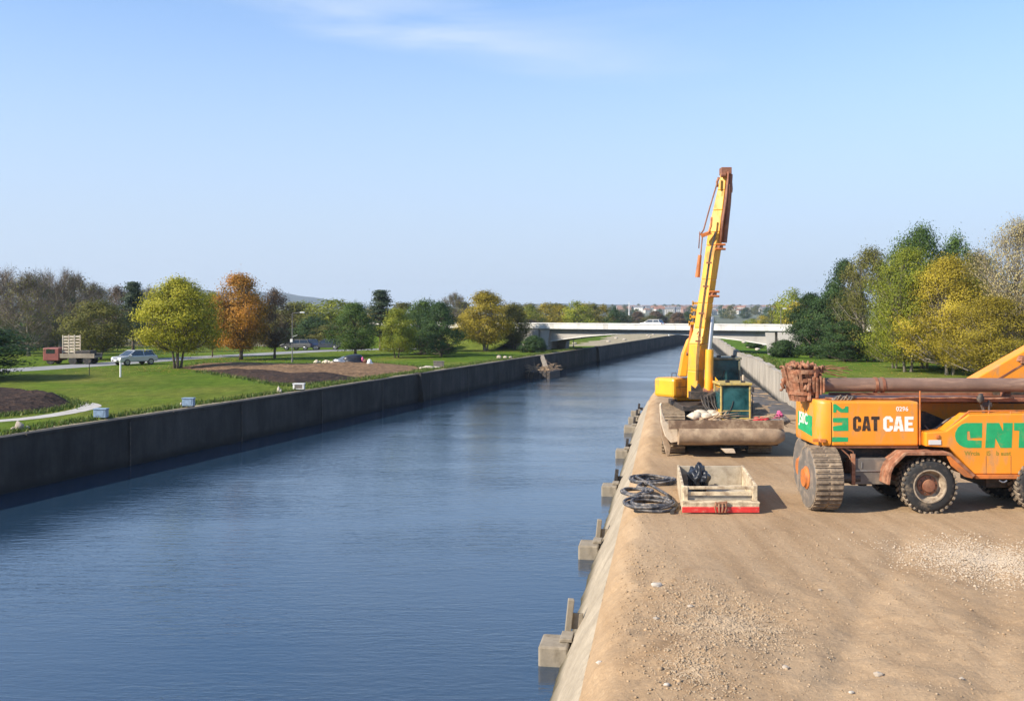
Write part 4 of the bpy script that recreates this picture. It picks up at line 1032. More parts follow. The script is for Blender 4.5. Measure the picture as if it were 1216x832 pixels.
for k in range(3):
    o_ = .06 * k
    b.tube([P(826.5 + 1.2 * k, 452, D - .55 - o_), P(827.5 + 1.2 * k, 420, D - .52), P(831 + 1.0 * k, 385, D - .47), P(836.5 + 1.0 * k, 345, D - .42), P(843 + .8 * k, 300, D - .40), P(849 + .8 * k, 275, D - .38)], .016, 6)
b.build('boom_hose', m_dark, boom, smooth=True)
b = MB()
for x, y in ((829, 405), (833, 372), (838, 340), (842, 312)): b.box(P(x, y, D - .50), (.22, .06, .07))
b.build('hose_clip', m_brown_steel, boom)
# two cabs
def cab(par, xl, xr, yt, yb, d, depth, frame):
    A = P(xl, yb, d); B = P(xr, yt, d); x0, x1, z0, z1 = A.x, B.x, A.z, B.z; t = .075
    b = MB()
    for x in (x0, x1 - t):
        for y in (d, d + depth - t): b.hexa([Vector((x, y, z0)), Vector((x + t, y, z0)), Vector((x + t, y + t, z0)), Vector((x, y + t, z0))], [Vector((x, y, z1)), Vector((x + t, y, z1)), Vector((x + t, y + t, z1)), Vector((x, y + t, z1))])
    b.box(((x0 + x1) / 2, d + depth / 2, z1 + .05), (x1 - x0 + .08, depth + .10, .096))
    b.box(((x0 + x1) / 2, d + t / 2, z0 + .05), (x1 - x0 - 2 * t - .004, t - .01, .10))
    o = b.build('cab', frame, par, bevel=.02)
    b = MB(); b.box(((x0 + x1) / 2, d + .045, (z0 + z1) / 2 + .045), (x1 - x0 - 2 * t - .006, .02, z1 - z0 - .11)); b.build('windscreen', m_cabglass, o)
    b = MB(); b.box((x0 + .035, d + depth / 2, (z0 + z1) / 2 + .15), (.02, depth - 2 * t - .006, (z1 - z0) * .62)); b.box((x1 - .035, d + depth / 2, (z0 + z1) / 2 + .15), (.02, depth - 2 * t - .006, (z1 - z0) * .62)); b.build('side_window', m_cabglass, o)
    b = MB(); b.box((x0 + .03, d + depth / 2, z0 + (z1 - z0) * .12), (.05, depth - 2 * t - .006, (z1 - z0) * .24)); b.box((x1 - .03, d + depth / 2, z0 + (z1 - z0) * .12), (.05, depth - 2 * t - .006, (z1 - z0) * .24)); b.box(((x0 + x1) / 2, d + depth - .05, (z0 + z1) / 2), (x1 - x0 - 2 * t - .006, .05, z1 - z0 - .02)); b.build('lower_panel', m_yellow, o)
    b = MB(); b.tube([Vector((x0 + .25, d + .03, z0 + .12)), Vector((x0 + .45, d + .02, z0 + .55)), Vector((x0 + .5, d + .02, z0 + .75))], .014, 6); b.build('wiper', m_dark, o)
    b = MB(); b.box(((x0 + x1) / 2, d + .03, z0 + .10 + (z1 - z0) * .2), (x1 - x0 - 2 * t - .01, .02, .035)); b.build('glazing_bar', frame, o)
    b = MB(); b.tube([Vector((x1 + .06, d + .1, z0 + .1)), Vector((x1 + .08, d + .1, z0 + .2)), Vector((x1 + .08, d + .1, z1 - .35)), Vector((x1 + .02, d + .1, z1 - .3))], .018, 6); b.build('grab_rail', m_dark, o, smooth=True)
    for s_ in (-.3, .3): MB().box(((x0 + x1) / 2 + s_, d + .1, z1 + .13), (.16, .12, .10)).build('work_lamp', m_dark, o, bevel=.01)
    return o, (x0, x1, z0, z1)
m_cabframe = M('cab_frame_dull_yellow', (.50, .36, .10), .5, .2, 4, dirt=(.16, .14, .08), dirt_amt=.5, dscale=4)
m_cabframe_d = M('cab_frame_dark_green_grey', (.13, .13, .09), .5, .25, 4, dirt=(.4, .32, .15), dirt_amt=.4, dscale=4)
cab(ex, 846, 879.5, 427, 461, 40.4, 1.4, m_cabframe_d)
cab2, _ = cab(ex, 855.5, 892, 457.5, 499, 37.9, 1.3, m_cabframe)
b = MB(); q = P(894, 462, 37.8); b.box(q, (.10, .05, .22)); b.tube([q, q + Vector((-.12, .02, -.05))], .015, 6); b.build('mirror', m_dark, cab2, bevel=.01)
b = MB(); b.cyl(P(882.5, 458, 40.4), P(882.5, 445, 40.4), .045, n=10); b.build('exhaust_pipe', m_bone, ex, smooth=40)
b = MB(); b.hexa([P(851.5, 497, 38.6), P(855.2, 500, 37.9), P(855.2, 500, 38.9), P(851.5, 497, 39.2)], [P(849, 447, 39.6), P(857, 457, 38.2), P(857, 457, 39.4), P(849, 447, 40.3)]); b.build('side_panel', m_yellow, ex, bevel=.02)
b = MB(); b.prism([P(x, y, 38.9) for x, y in ((838, 470), (857, 462), (857, 500), (846, 498), (838, 486))], (0, .6, 0)); b.build('valve_block', m_dark, ex, bevel=.03)
b = MB()
for k in range(6): b.tube([P(832 + 4 * k, 470, 38.9), P(835 + 3.6 * k, 480 + 2 * (k % 3), 38.6), P(842 + 3 * k, 489, 38.4), P(850 + 2 * k, 494, 38.3)], .028, 6)
b.build('hydraulic_hose', m_dark, ex, smooth=True)
# wide scraper blade carried in front
y0 = 36.6; x0 = P(807, 0, y0).x; x1 = P(934, 0, y0).x
b = MB(); vs = []; fs = []; NX, NK = 30, 20
for j in range(NX + 1):
    t = j / NX; x = lerp(x0, x1, t); rr_ = .36 * (1 if t < .9 else 1 - .45 * ((t - .9) / .1) ** 2)
    for k in range(NK):
        a = 2 * math.pi * k / NK; q = Vector((x * 1.5, math.cos(a), math.sin(a)))
        r2 = rr_ * (1 + .05 * noise.noise(q) + .025 * noise.noise(q * 4))
        vs.append(Vector((x, y0 + .38 - r2 * math.cos(a), 3.02 + r2 * math.sin(a))))
for j in range(NX):
    for k in range(NK): fs.append((j * NK + k, j * NK + (k + 1) % NK, (j + 1) * NK + (k + 1) % NK, (j + 1) * NK + k))
fs.append(tuple(range(NK))); fs.append(tuple(NX * NK + k for k in range(NK))[::-1])
b.add(vs, fs); bl = b.build('scraper_blade', m_mud_steel, ex, smooth=40)
b = MB(); xs_ = [lerp(P(795, 0, y0).x, x1 - .05, k / 16) for k in range(17)]
for xa, xb in zip(xs_, xs_[1:]):
    za, zb2 = 3.60 + .05 * noise.noise(Vector((xa * 2, 0, 0))), 3.60 + .05 * noise.noise(Vector((xb * 2, 0, 0)))
    b.hexa([Vector((xa, y0 + .16, 3.28)), Vector((xb, y0 + .16, 3.28)), Vector((xb, y0 + .24, 3.28)), Vector((xa, y0 + .24, 3.28))], [Vector((xa, y0 + .20, za)), Vector((xb, y0 + .20, zb2)), Vector((xb, y0 + .28, zb2)), Vector((xa, y0 + .28, za))])
b.build('blade_lip', m_lip, ex)
b = MB(); b.box(((x0 + x1) / 2 + .18, y0 + 1.0, 3.33), (x1 - x0 - .4, .95, .12)); b.build('carrier_deck', m_brown_steel, ex, bevel=.02)
b = MB(); b.box(((x0 + x1) / 2, y0 + .75, 2.85), (x1 - x0 - .3, .35, .5)); b.build('blade_frame', m_dark, ex, bevel=.02)
# chalky curved end plate rising beside the track
b = MB()
out_ = [(783.5, 481), (785.5, 478), (787, 490), (791, 500), (798, 506), (809, 509), (810.5, 513), (808, 524), (797, 526), (790, 518), (785, 502)]
b.prism([P(x, y, 37.05) for x, y in out_], (0, .16, 0)); b.build('end_plate', m_bone, ex, bevel=.03)
b = MB(); b.prism([P(x, y, 37.22) for x, y in ((783.5, 480), (786.2, 478), (786.5, 497), (790, 515), (797, 530), (795, 541), (792, 541), (786, 518), (783.5, 498))], (0, .2, 0)); b.build('side_arm', m_mud_steel, ex, bevel=.02)
b = MB(); b.prism([P(x, y, 36.7) for x, y in ((857, 533), (872, 533), (874, 538), (862, 538))], (0, .4, 0)); b.build('tow_lug', m_bone, ex, bevel=.02)
# loose things lying on the carrier deck
rr = random.Random(5)
sk = MB()
for i in range(5): sk.rock(P(826 + 6.5 * i, 494 - (i % 2) * 3, 38.2 + .2 * (i % 2)), (.30, .28, .17), i + 3, 2, .3)
tag(sk.build('sacking_heap', m_sack, smooth=True), 'crumpled pale sacking lying behind the scraper blade', 'sacking')
st = MB()
for i in range(26):
    a = P(830 + rr.uniform(0, 40), 500 + rr.uniform(-6, 2), 37.1 + rr.uniform(0, .5)); dr = Vector((rr.uniform(.2, 1), rr.uniform(-.25, .25), rr.uniform(-.35, .2))).normalized()
    e = a + dr * rr.uniform(.5, 1.6); st.tube([a, a.lerp(e, .5) + Vector((0, 0, rr.uniform(-.08, .14))), e], [.03, .025, .012], 5)
tag(st.build('brushwood_tangle', m_stick, smooth=True), 'tangle of pale dry branches hanging over the scraper blade', 'branches')
st = MB()
for i in range(18):
    a = P(893 + rr.uniform(0, 26), 499 + rr.uniform(-4, 3), 37.3 + rr.uniform(0, .5)); dr = Vector((rr.uniform(.2, 1), rr.uniform(-.3, .3), rr.uniform(-.2, .35))).normalized()
    e = a + dr * rr.uniform(.4, 1.3); st.tube([a, a.lerp(e, .5) + Vector((0, 0, rr.uniform(-.05, .12))), e], [.025, .02, .01], 5)
tag(st.build('brushwood_tangle', m_stick, smooth=True), 'dry branches around the red and pink cloth on the blade carrier', 'branches')
tag(MB().rock(P(904, 500, 37.3), (.27, .22, .15), 8, 4, .7).rock(P(909, 499.5, 37.3), (.22, .2, .13), 9, 4, .9).build('cloth_bundle', m_redcloth, smooth=True), 'red cloth bundle lying on the blade carrier right of the cab', 'cloth')
tag(MB().rock(P(925.5, 492, 37.5), (.10, .10, .11), 18, 4, 1.1).rock(P(927, 495.5, 37.5), (.16, .13, .06), 28, 4, 1.1).rock(P(922, 496, 37.5), (.12, .1, .05), 38, 4, 1.1).build('cloth_bundle', m_pink, smooth=True), 'small pink cloth caught at the right end of the blade carrier', 'cloth')
tag(MB().rock(P(922, 500, 37.3), (.34, .22, .12), 5, 3, .5).rock(P(931, 499, 37.4), (.2, .2, .14), 7, 3, .5).build('scrap_bundle', m_grey_steel, smooth=True), 'dark grey scrap bundle under the pink cloth', 'scrap')
tag(MB().rock(P(851, 501.5, 37.15), (.24, .2, .18), 11, 3, .5).rock(P(868, 503, 37.1), (.34, .22, .2), 12, 3, .5).build('mud_clods', m_mud_steel, smooth=True), 'mud clods stuck in the branches below the front cab', 'mud')

# ------------------------------------------------------------------ orange wheeled machine with the long pipe
TD = 27.0
tk = empty('wheeled_crane', (11.5, 28.3, GZ), 'orange wheeled work machine with green lettering and a long brown pipe on top', 'work machine')
def X(px, d=TD): return (px - 608) * d / F
def Z(py, d=TD): return CAMZ - (py - HZ) * d / F
# rear engine housing: rounded in plan
z0, z1 = Z(529.5), Z(476.5)
xl, xr_ = 8.40, X(1091.5); arc = []
for i in range(9):
    a = math.pi * 1.5 - math.pi / 2 * i / 8
    arc.append((xl + .36 + .36 * math.cos(a), TD + .36 + .36 * math.sin(a)))
plan = [(8.76, TD)] + arc[1:] + [(xl, 29.1), (xl + .2, 29.45), (8.76, 29.45)]
b = MB()
def rounded(m, plan, z0, z1, drop=0, r=.10):
    cx = sum(p[0] for p in plan) / len(plan); cy = sum(p[1] for p in plan) / len(plan)
    lv = []
    for z, s in ((z0, -r * .6), (z0 + r * .4, -r * .18), (z0 + r, 0), (z1 - r, 0), (z1 - r * .4, -r * .18), (z1, -r * .7)):
        ring = []
        for x, y in plan:
            dx, dy = cx - x, cy - y; L_ = math.hypot(dx, dy) or 1
            f = -s / L_; ring.append(Vector((x + dx * f, y + dy * f, z)))
        lv.append(ring)
    n = len(plan); vs = [v for r_ in lv for v in r_]; fs = []
    for i in range(len(lv) - 1):
        for k in range(n): fs.append((i * n + k, i * n + (k + 1) % n, (i + 1) * n + (k + 1) % n, (i + 1) * n + k))
    fs.append(tuple(range(n))[::-1]); fs.append(tuple((len(lv) - 1) * n + k for k in range(n)))
    return m.add(vs, fs)
# tail piece, its underside sweeping down towards the viewer
rounded(b, plan, z0, z1 + .02, r=.10)
tail = b.build('rounded_tail', m_orange, tk, smooth=35)
b = MB(); b.hexa([Vector((8.775, TD, z0)), Vector((xr_, TD, z0)), Vector((xr_, 29.4, z0)), Vector((8.775, 29.4, z0))],
                 [Vector((8.775, TD, z1)), Vector((xr_, TD, z1 - .01)), Vector((xr_, 29.4, z1 - .01)), Vector((8.775, 29.4, z1))])
hs = b.build('engine_housing', m_orange, tk, bevel=.055)
b = MB(); b.box((8.768, 28.2, (z0 + z1) / 2), (.012, 2.36, z1 - z0 - .03)); b.build('panel_seam', m_dark, tk)
b = MB(); b.box(((8.78 + xr_) / 2, 28.2, z0 - .03), (xr_ - 8.78, 2.3, .05)); b.build('bottom_rail', m_brown_steel, tk)
b = MB(); b.box((9.1, TD - .02, z0 + .10), (.01, .02, .02)); 
for px in (970, 978): b.box((X(px, 26.95) , 27.06 if px < 975 else 27.0, Z(523)), (.16, .05, .09))
b.build('tail_lamp', m_orange_d, tail, bevel=.01)
# lettering helpers (raised decals, 4 mm)
def decal(polys, mat, par, name, ox, oy, sc, plane_y, flip=False):
    m = MB()
    for poly in polys: m.prism([Vector((X(ox + x / sc, plane_y), plane_y - .006, Z(oy + y / sc, plane_y))) for x, y in poly], (0, .004, 0))
    return m.build(name, mat, par)
sc = 10.483; ox, oy = 984, 468
def gC(x0, x1, y0, y1, s):
    h = y1 - y0; c = (x1 - x0) * .28
    return [[(x0 + c, y0), (x1 - c, y0), (x1, y0 + c), (x1, y0 + h * .38), (x1 - s, y0 + h * .38), (x1 - s, y0 + s * .95), (x0 + s, y0 + s * .95), (x0 + s, y1 - s * .95), (x1 - s, y1 - s * .95), (x1 - s, y1 - h * .36), (x1, y1 - h * .36), (x1, y1 - c), (x1 - c, y1), (x0 + c, y1), (x0, y1 - c), (x0, y0 + c)]]
def gA(x0, x1, y0, y1, s):
    w_ = x1 - x0; mx_ = (x0 + x1) / 2; h = y1 - y0
    return [[(x0, y1), (mx_ - s * .62, y0), (mx_ + s * .62, y0), (x1, y1), (x1 - s, y1), (x1 - s * 1.22, y1 - h * .2), (x0 + s * 1.22, y1 - h * .2), (x0 + s, y1)][:8] if False else
            [(x0, y1), (mx_ - s * .62, y0), (mx_, y0), (mx_, y0 + h * .28), (mx_ - s * .28, y1 - h * .36), (mx_, y1 - h * .36), (mx_, y1 - h * .18), (x0 + s * 1.25, y1 - h * .18), (x0 + s, y1)],
            [(x1, y1), (x1 - s, y1), (x1 - s * 1.25, y1 - h * .18), (mx_, y1 - h * .18), (mx_, y1 - h * .36), (mx_ + s * .28, y1 - h * .36), (mx_, y0 + h * .28), (mx_, y0), (mx_ + s * .62, y0)]]
def gT(x0, x1, y0, y1, s):
    m_ = (x0 + x1) / 2; return [[(x0, y0), (x1, y0), (x1, y0 + s * .95), (m_ + s * .5, y0 + s * .95), (m_ + s * .5, y1), (m_ - s * .5, y1), (m_ - s * .5, y0 + s * .95), (x0, y0 + s * .95)]]
def gE(x0, x1, y0, y1, s):
    h = y1 - y0; a = y0 + h * .5 - s * .42; b_ = y0 + h * .5 + s * .42
    return [[(x0, y0), (x1, y0), (x1, y0 + s * .9), (x0 + s, y0 + s * .9), (x0 + s, a), (x1 - s * .3, a), (x1 - s * .3, b_), (x0 + s, b_), (x0 + s, y1 - s * .9), (x1, y1 - s * .9), (x1, y1), (x0, y1)]]
decal(gC(303, 402, 272, 460, 38) + gA(414, 524, 272, 455, 40) + gT(530, 632, 275, 455, 42), m_black_let, hs, 'lettering', ox, oy, sc, TD)
decal(gC(680, 800, 272, 462, 42) + gA(806, 936, 274, 460, 46) + gE(946, 1056, 276, 460, 44), m_white_let, hs, 'lettering', ox, oy, sc, TD)
decal([[(45, 530), (240, 535), (240, 588), (42, 592)],
       [(52, 292), (242, 290), (245, 455), (55, 455), (52, 398), (168, 380), (168, 352), (52, 346)],
       [(55, 120), (88, 120), (170, 182), (200, 172), (205, 150), (245, 150), (245, 228), (150, 226), (98, 188), (92, 226), (55, 226)]], m_green, hs, 'lettering', ox, oy, sc, TD)
v_, f_, w_ = text_parts('0296', .17, (X(1064), TD - .004, Z(488)), (1, 0, 0), (0, 0, 1)); MB().add(v_, f_).build('lettering', m_white_let, hs)
# green plate with pale letters on the tail's end
pz0, pz1 = Z(513, 28), Z(491, 28)
b = MB(); b.prism([Vector((xl - .012, 27.50, pz0 - .06)), Vector((xl - .012, 28.85, pz0 + .02)), Vector((xl - .012, 28.85, pz1)), Vector((xl - .012, 27.50, pz1 - .02))], (.009, 0, 0)); pl_ = b.build('green_plate', m_green, tail)
v_, f_, w_ = text_parts('JSIIC', .44, (xl - .016, 28.78, pz0 + .12), (0, -1, 0), (0, 0, 1)); MB().add(v_, f_).build('lettering', m_white_let, pl_)

# front body with the big green letters
FY = 26.8
def XF(px): return X(px, FY)
def ZF(py): return Z(py, FY)
pf = [(1099.5, 513.5), (1123.6, 511.8), (1151, 492), (1330, 489), (1330, 563), (1157.5, 563), (1127.5, 531.5), (1099.5, 530)]
b = MB(); b.prism([Vector((XF(x), FY, ZF(y))) for x, y in pf], (0, .6, 0)); fb = b.build('front_body', m_orange, tk, bevel=.03)
b = MB(); b.prism([Vector((XF(x), FY - .05, ZF(y))) for x, y in ((1157, 563.3), (1330, 563.3), (1330, 568), (1158, 568))], (0, 2.6, 0)); b.build('sill_trim', m_orange_d, fb, bevel=.01)
sc2 = 8.323
decal([[(385, 15), (230, 15), (185, 28), (145, 62), (120, 110), (116, 150), (128, 195), (160, 232), (200, 254), (245, 262), (378, 262), (380, 190), (243, 188), (234, 168), (236, 100), (260, 95), (268, 165), (383, 163)],
       [(430, 15), (552, 15), (592, 100), (592, 15), (686, 15), (676, 262), (566, 262), (516, 165), (506, 262), (415, 262)],
       [(700, 15), (905, 15), (903, 92), (852, 92), (846, 262), (745, 262), (752, 92), (700, 90)]], m_green, fb, 'lettering', 1120, 500, sc2, FY)
for s_, px, ww in (('Wrcia', 1145, 0), ('IS', 1171.5, 0), ('b auat', 1183, 0)):
    v_, f_, w_ = text_parts(s_, .165, (XF(px), FY - .004, ZF(540.5)), (1, 0, 0), (0, 0, 1)); MB().add(v_, f_).build('lettering', m_olive_let, fb)
b = MB()
for px in (1171, 1200.5): b.box((XF(px), FY - .001, ZF(552)), (.012, .006, .50))
b.build('panel_seam', m_brown_steel, fb)
b = MB(); b.box((XF(1110), FY - .012, ZF(525)), (.34, .02, .13)); b.build('work_lamp', m_lens, fb, bevel=.006)
b = MB(); b.box((XF(1113), FY - .02, ZF(518)), (.10, .04, .10)); b.build('indicator_lamp', m_orange_d, fb, bevel=.01)
b = MB(); b.tube([Vector((XF(1186 + i * 3), FY - .03, ZF(570) - .05 * math.sin(math.pi * i / 3))) for i in range(4)], .02, 6); b.build('tow_eye', m_chrome, fb)
# handrail
b = MB(); hr = [P(1118, 515, 26.9), P(1150.5, 488, 26.9), P(1300, 487, 26.9)]
b.tube(hr, .022, 8)
for px, py, z_ in ((1130, 505, 512), (1150.5, 488, 493), (1174, 487.5, 493), (1200, 487.3, 492)): b.tube([P(px, py, 26.9), P(px, z_ + 2, 26.9)], .018, 6)
b.build('handrail', m_orange_d, fb, smooth=True)
v_, f_, w_ = text_parts('11', .1, (X(1208, 26.7), 26.79, Z(493, 26.8)), (1, 0, 0), (0, 0, 1))
b = MB(); b.prism([P(x, y, 27.5) for x, y in ((1098, 520), (1330, 497), (1330, 555), (1160, 555), (1130, 532), (1098, 530))], (0, 1.9, 0)); b.build('bay_shadow_infill', m_dark, tk, bevel=.02)  # dark infill put in as the shadowed interior behind the front body
b = MB(); b.prism([Vector((XF(x), 29.42, ZF(y))) for x, y in ((1123.6, 505), (1151, 490), (1330, 489), (1330, 563), (1157.5, 563), (1127.5, 531.5))], (0, .12, 0)); b.build('far_side_panel', m_orange, tk, bevel=.02)
# rear orange wall, dark block painted as the shadowed gap between the bodies
b = MB(); b.prism([P(x, y, 28.6) for x, y in ((1080, 478), (1330, 478), (1330, 520), (1125, 520), (1098, 500), (1080, 500))], (0, .5, 0)); b.build('rear_wall', m_orange, tk, bevel=.02)
b = MB(); b.prism([P(x, y, 28.3) for x, y in ((1070, 490), (1100, 489), (1126, 500), (1140, 520), (1140, 536), (1070, 536))], (0, .28, 0)); b.box((X(1103), 27.9, Z(505)), (.10, .1, .35)); b.build('bay_shadow_block', m_dark, tk, bevel=.02)
b = MB(); b.tube([P(1103, 512, 27.6), P(1112, 508, 27.5), P(1124, 499, 27.5), P(1140, 492, 27.6)], .03, 8); b.tube([P(1098, 505, 27.8), P(1106, 514, 27.7), P(1120, 512, 27.6)], .025, 8); b.build('hydraulic_hose', m_grey_steel, tk, smooth=True)
# deck between the housing and the pipe
b = MB(); b.box((11.7, 28.3, Z(476.5, 27.6) + .04), (6.6, 1.5, .10)); b.build('pipe_deck', m_brown_steel, tk, bevel=.02)
b = MB(); b.prism([P(x, y, 28.7) for x, y in ((985, 466), (1330, 466), (1330, 479), (985, 477))], (0, .12, 0)); b.build('pipe_cradle', m_brown_steel, tk, bevel=.01)
b = MB(); pts = [P(980 + 16 * i, 472.5 + .7 * math.sin(i * 1.7) + .5 * math.sin(i * .6), 27.5) for i in range(15)]; b.tube(pts, .026, 8); b.tube([p + Vector((0, .12, -.05 + .03 * math.sin(i))) for i, p in enumerate(pts)], .025, 8); b.build('hydraulic_hose', m_rust, tk, smooth=True)
b = MB(); b.cyl(P(1092.5, 528, 26.95), P(1092.5, 464, 26.95), .022, n=8); b.build('grab_pole', m_orange_d, tk, smooth=40)
# pipe
b = MB(); pa = P(974, 456.8, 27.9); pb = P(1345, 457.4, 27.9); b.lathe(pa, pb - pa, [(0, .15), (0, .20), ((pb - pa).length, .20), ((pb - pa).length, .15)], 32)
pipe = b.build('long_pipe', m_pipe, tk, smooth=40)
for px in (1039, 1047.5): MB().lathe(P(px, 456.9, 27.9), (1, 0, 0), [(-.035, .2), (-.035, .222), (.035, .222), (.035, .2)], 32).build('pipe_clamp', m_brown_steel, pipe, smooth=40)
# crusted claw head at the rear end of the pipe
rr = random.Random(9); b = MB()
cx, cy, zt, zb_ = P(952, 0, 28.0).x, 28.0, Z(434, 28), Z(475, 28)
for i in range(24):                                  # staves of a tapering drum
    a = 2 * math.pi * i / 24; r1 = .56; r0 = .34
    r1 *= rr.uniform(.86, 1.04); p1 = Vector((cx + r1 * math.cos(a + rr.uniform(-.08, .08)), cy + r1 * .8 * math.sin(a), zt - rr.uniform(0, .22))); p0 = Vector((cx + .06 + r0 * math.cos(a), cy + r0 * .8 * math.sin(a), zb_ + rr.uniform(0, .35) * (rr.random() < .5)))
    b.bar(p0, p1, rr.uniform(.085, .13), rr.uniform(.07, .12), (math.cos(a), math.sin(a), 0))
for z_, r_ in ((zt - .16, .50), (zt - .40, .46), (zb_ + .22, .40)):
    b.lathe((cx + .02, cy, z_), (0, 0, 1), [(-.05, r_ - .06), (-.05, r_), (.05, r_), (.05, r_ - .06)], 24)
b.cyl((cx, cy, zb_ + .05), (cx, cy, zt - .10), .32, .42, 20)
claw = b.build('claw_drum', m_rust, tk)
b = MB()
for k, (px, w2, ya, yb_) in enumerate(((959, .14, 449, 475), (964, .12, 445, 466), (968, .12, 448, 472), (972.5, .10, 446, 468), (976, .10, 448, 466))):
    b.box((X(px, 27.75), 27.75 + .02 * (k % 2), (Z(ya, 27.75) + Z(yb_, 27.75)) / 2), (w2 * .62, .42, Z(ya, 27.75) - Z(yb_, 27.75)))
b.build('claw_plate', m_rust, claw, bevel=.015)
b = MB()
for i in range(110):
    a = rr.uniform(0, 6.28); r_ = rr.uniform(.25, .58)
    b.rock((cx + r_ * math.cos(a), cy + r_ * .8 * math.sin(a), zt + rr.uniform(-.75, .0) * (r_ > .42) + .01), (rr.uniform(.03, .10),) * 2 + (rr.uniform(.03, .13),), i, 1, .8)
b.build('rust_crust', m_rust, claw, smooth=True)
b = MB()
for i in range(16):
    a = P(945 + rr.uniform(0, 30), 436 + rr.uniform(0, 6), 28 + rr.uniform(-.3, .3)); e = a + Vector((rr.uniform(.3, 1.2), rr.uniform(-.2, .2), rr.uniform(-.2, .12)))
    b.tube([a, a.lerp(e, .5) + Vector((0, 0, rr.uniform(.0, .12))), e], .011, 4)
b.build('wire_tangle', m_rust, claw)
# dark lump of tools on the housing roof
b = MB()
for i in range(9): b.rock(P(991 + 2.6 * i, 474.6 - (i % 3) * 1.3, 27.5 + .1 * (i % 2)), (.09, .08, .06), i, 1, .6)
for i in range(6): b.tube([P(990 + 4 * i, 475, 27.4), P(994 + 4 * i, 471 - (i % 2) * 2, 27.45), P(999 + 3 * i, 475, 27.5)], .018, 5)
tag(b.build('chain_heap', m_grey_steel, smooth=True), 'heap of dark chain on the roof of the orange housing', 'chain')
# mirror-like lamp bracket and raised arm
b = MB(); b.rock(P(1164.5, 473.5, 27.2), (.10, .08, .15), 3, 2, .25); wl_ = b.build('search_lamp', m_dark, tk, smooth=True)
b = MB(); b.tube([P(1166, 478, 27.3), P(1167.5, 486, 27.3), P(1168.5, 492, 27.2)], .05, 8); b.tube([P(1174, 475, 27.3), P(1175, 492, 27.2)], .03, 8); b.box(P(1171, 480, 27.3), (.28, .1, .12)); b.build('lamp_bracket', m_dark, tk, smooth=40)
b = MB()
a0 = P(1163, 457, 28.9); a1 = P(1300, 379, 28.9); dr = (a1 - a0).normalized(); up = Vector((-dr.z, 0, dr.x))
b.prism([a0 - up * .10, a0 + up * .22 - dr * .1, a1 + up * .22, a1 - up * .34, a0 + dr * 1.3 - up * .62, a0 + dr * .5 - up * .5], (0, .55, 0)); arm = b.build('raised_arm', m_orange, tk, bevel=.03)
b = MB(); b.prism([a0 + dr * .5 - up * .10 - Vector((0, .012, 0)), a1 - up * .02 - Vector((0, .012, 0)), a1 - up * .06 - Vector((0, .012, 0)), a0 + dr * .5 - up * .15 - Vector((0, .012, 0))], (0, .01, 0)); b.build('arm_seam', m_brown_steel, arm)
b = MB(); b.rock(P(1211, 425.5, 29.0), (.20, .2, .12), 4, 2, .3); b.box(P(1214, 427, 28.95), (.2, .3, .2)); b.build('arm_lug', m_rust, arm, bevel=.01)
b = MB(); b.prism([P(x, y, 28.6) for x, y in ((1180, 466), (1330, 466), (1330, 479), (1186, 479))], (0, .1, 0)); b.build('recess_shade_plate', m_dark, tk)  # flat dark plate; the shade of a recess is only its colour
b = MB(); b.box(P(1194, 470, 28.3), (.16, .3, .3)); b.tube([P(1190, 476, 28.2), P(1192, 464, 28.2), P(1199, 474, 28.2)], .03, 6); b.build('arm_hinge', m_brown_steel, tk, bevel=.01)
# chassis underneath
b = MB(); b.box((11.2, 28.2, 3.68), (4.5, 1.3, .50)); b.box((15.1, 28.2, 3.0), (3.8, 1.6, .5)); b.box((9.2, 28.3, 3.25), (.7, 1.2, .8)); b.build('chassis', m_dark, tk, bevel=.03)
b = MB(); b.box((X(1034, 27.1), 27.5, (Z(544, 27.1) + Z(575, 27.1)) / 2), (X(1053, 27.1) - X(1014, 27.1), .8, Z(544, 27.1) - Z(575, 27.1)))
tb_ = b.build('tool_box', m_grey_steel, tk, bevel=.02)
b = MB(); b.box((X(1034, 27.1), 27.085, Z(558.5, 27.1)), (X(1052, 27.1) - X(1016, 27.1), .03, .03)); b.box((X(1023, 27.1), 27.09, Z(552, 27.1)), (.03, .02, .16)); b.build('box_latch', m_chrome, tb_)
b = MB(); b.box((X(1013, 27.1), 27.4, Z(557, 27.1)), (.10, .7, .85)); b.tube([P(997, 531, 27.1), P(1008, 541, 27.1), P(1014, 551, 27.1)], .022, 6); b.tube([P(1002, 531, 27.1), P(1013, 536, 27.1), P(1015, 546, 27.1)], .018, 6); b.build('box_bracket', m_rust, tk, bevel=.01)
b = MB(); b.cyl((X(1030, 27.2), 27.6, Z(579, 27.2)), (X(1030, 27.2), 27.6, Z(573, 27.2)), .12, n=12); b.build('drain_sump', m_dark, tk)
# mudguard over the front wheel
mg = [(1055.5, 575), (1057.5, 561), (1061, 553), (1075, 539), (1128, 539), (1157, 565)]
b = MB()
for (xa, ya), (xb, yb_) in zip(mg, mg[1:]):
    A_ = P(xa, ya, 26.5); B_ = P(xb, yb_, 26.5); t = (B_ - A_).normalized(); u_ = Vector((-t.z, 0, t.x)); A_ = A_ - t * .01; B_ = B_ + t * .01
    b.prism([A_ - u_ * .035, B_ - u_ * .035, B_ + u_ * .045, A_ + u_ * .045], (0, .78, 0))
b.build('mudguard', m_rust, tk, bevel=.012)
b = MB(); b.prism([P(x, y, 26.52) for x, y in ((1124, 541), (1133, 541), (1157, 563), (1155, 568), (1146, 566), (1130, 553))], (0, .05, 0)); b.build('mudguard_flap', m_orange_d, tk, bevel=.01)
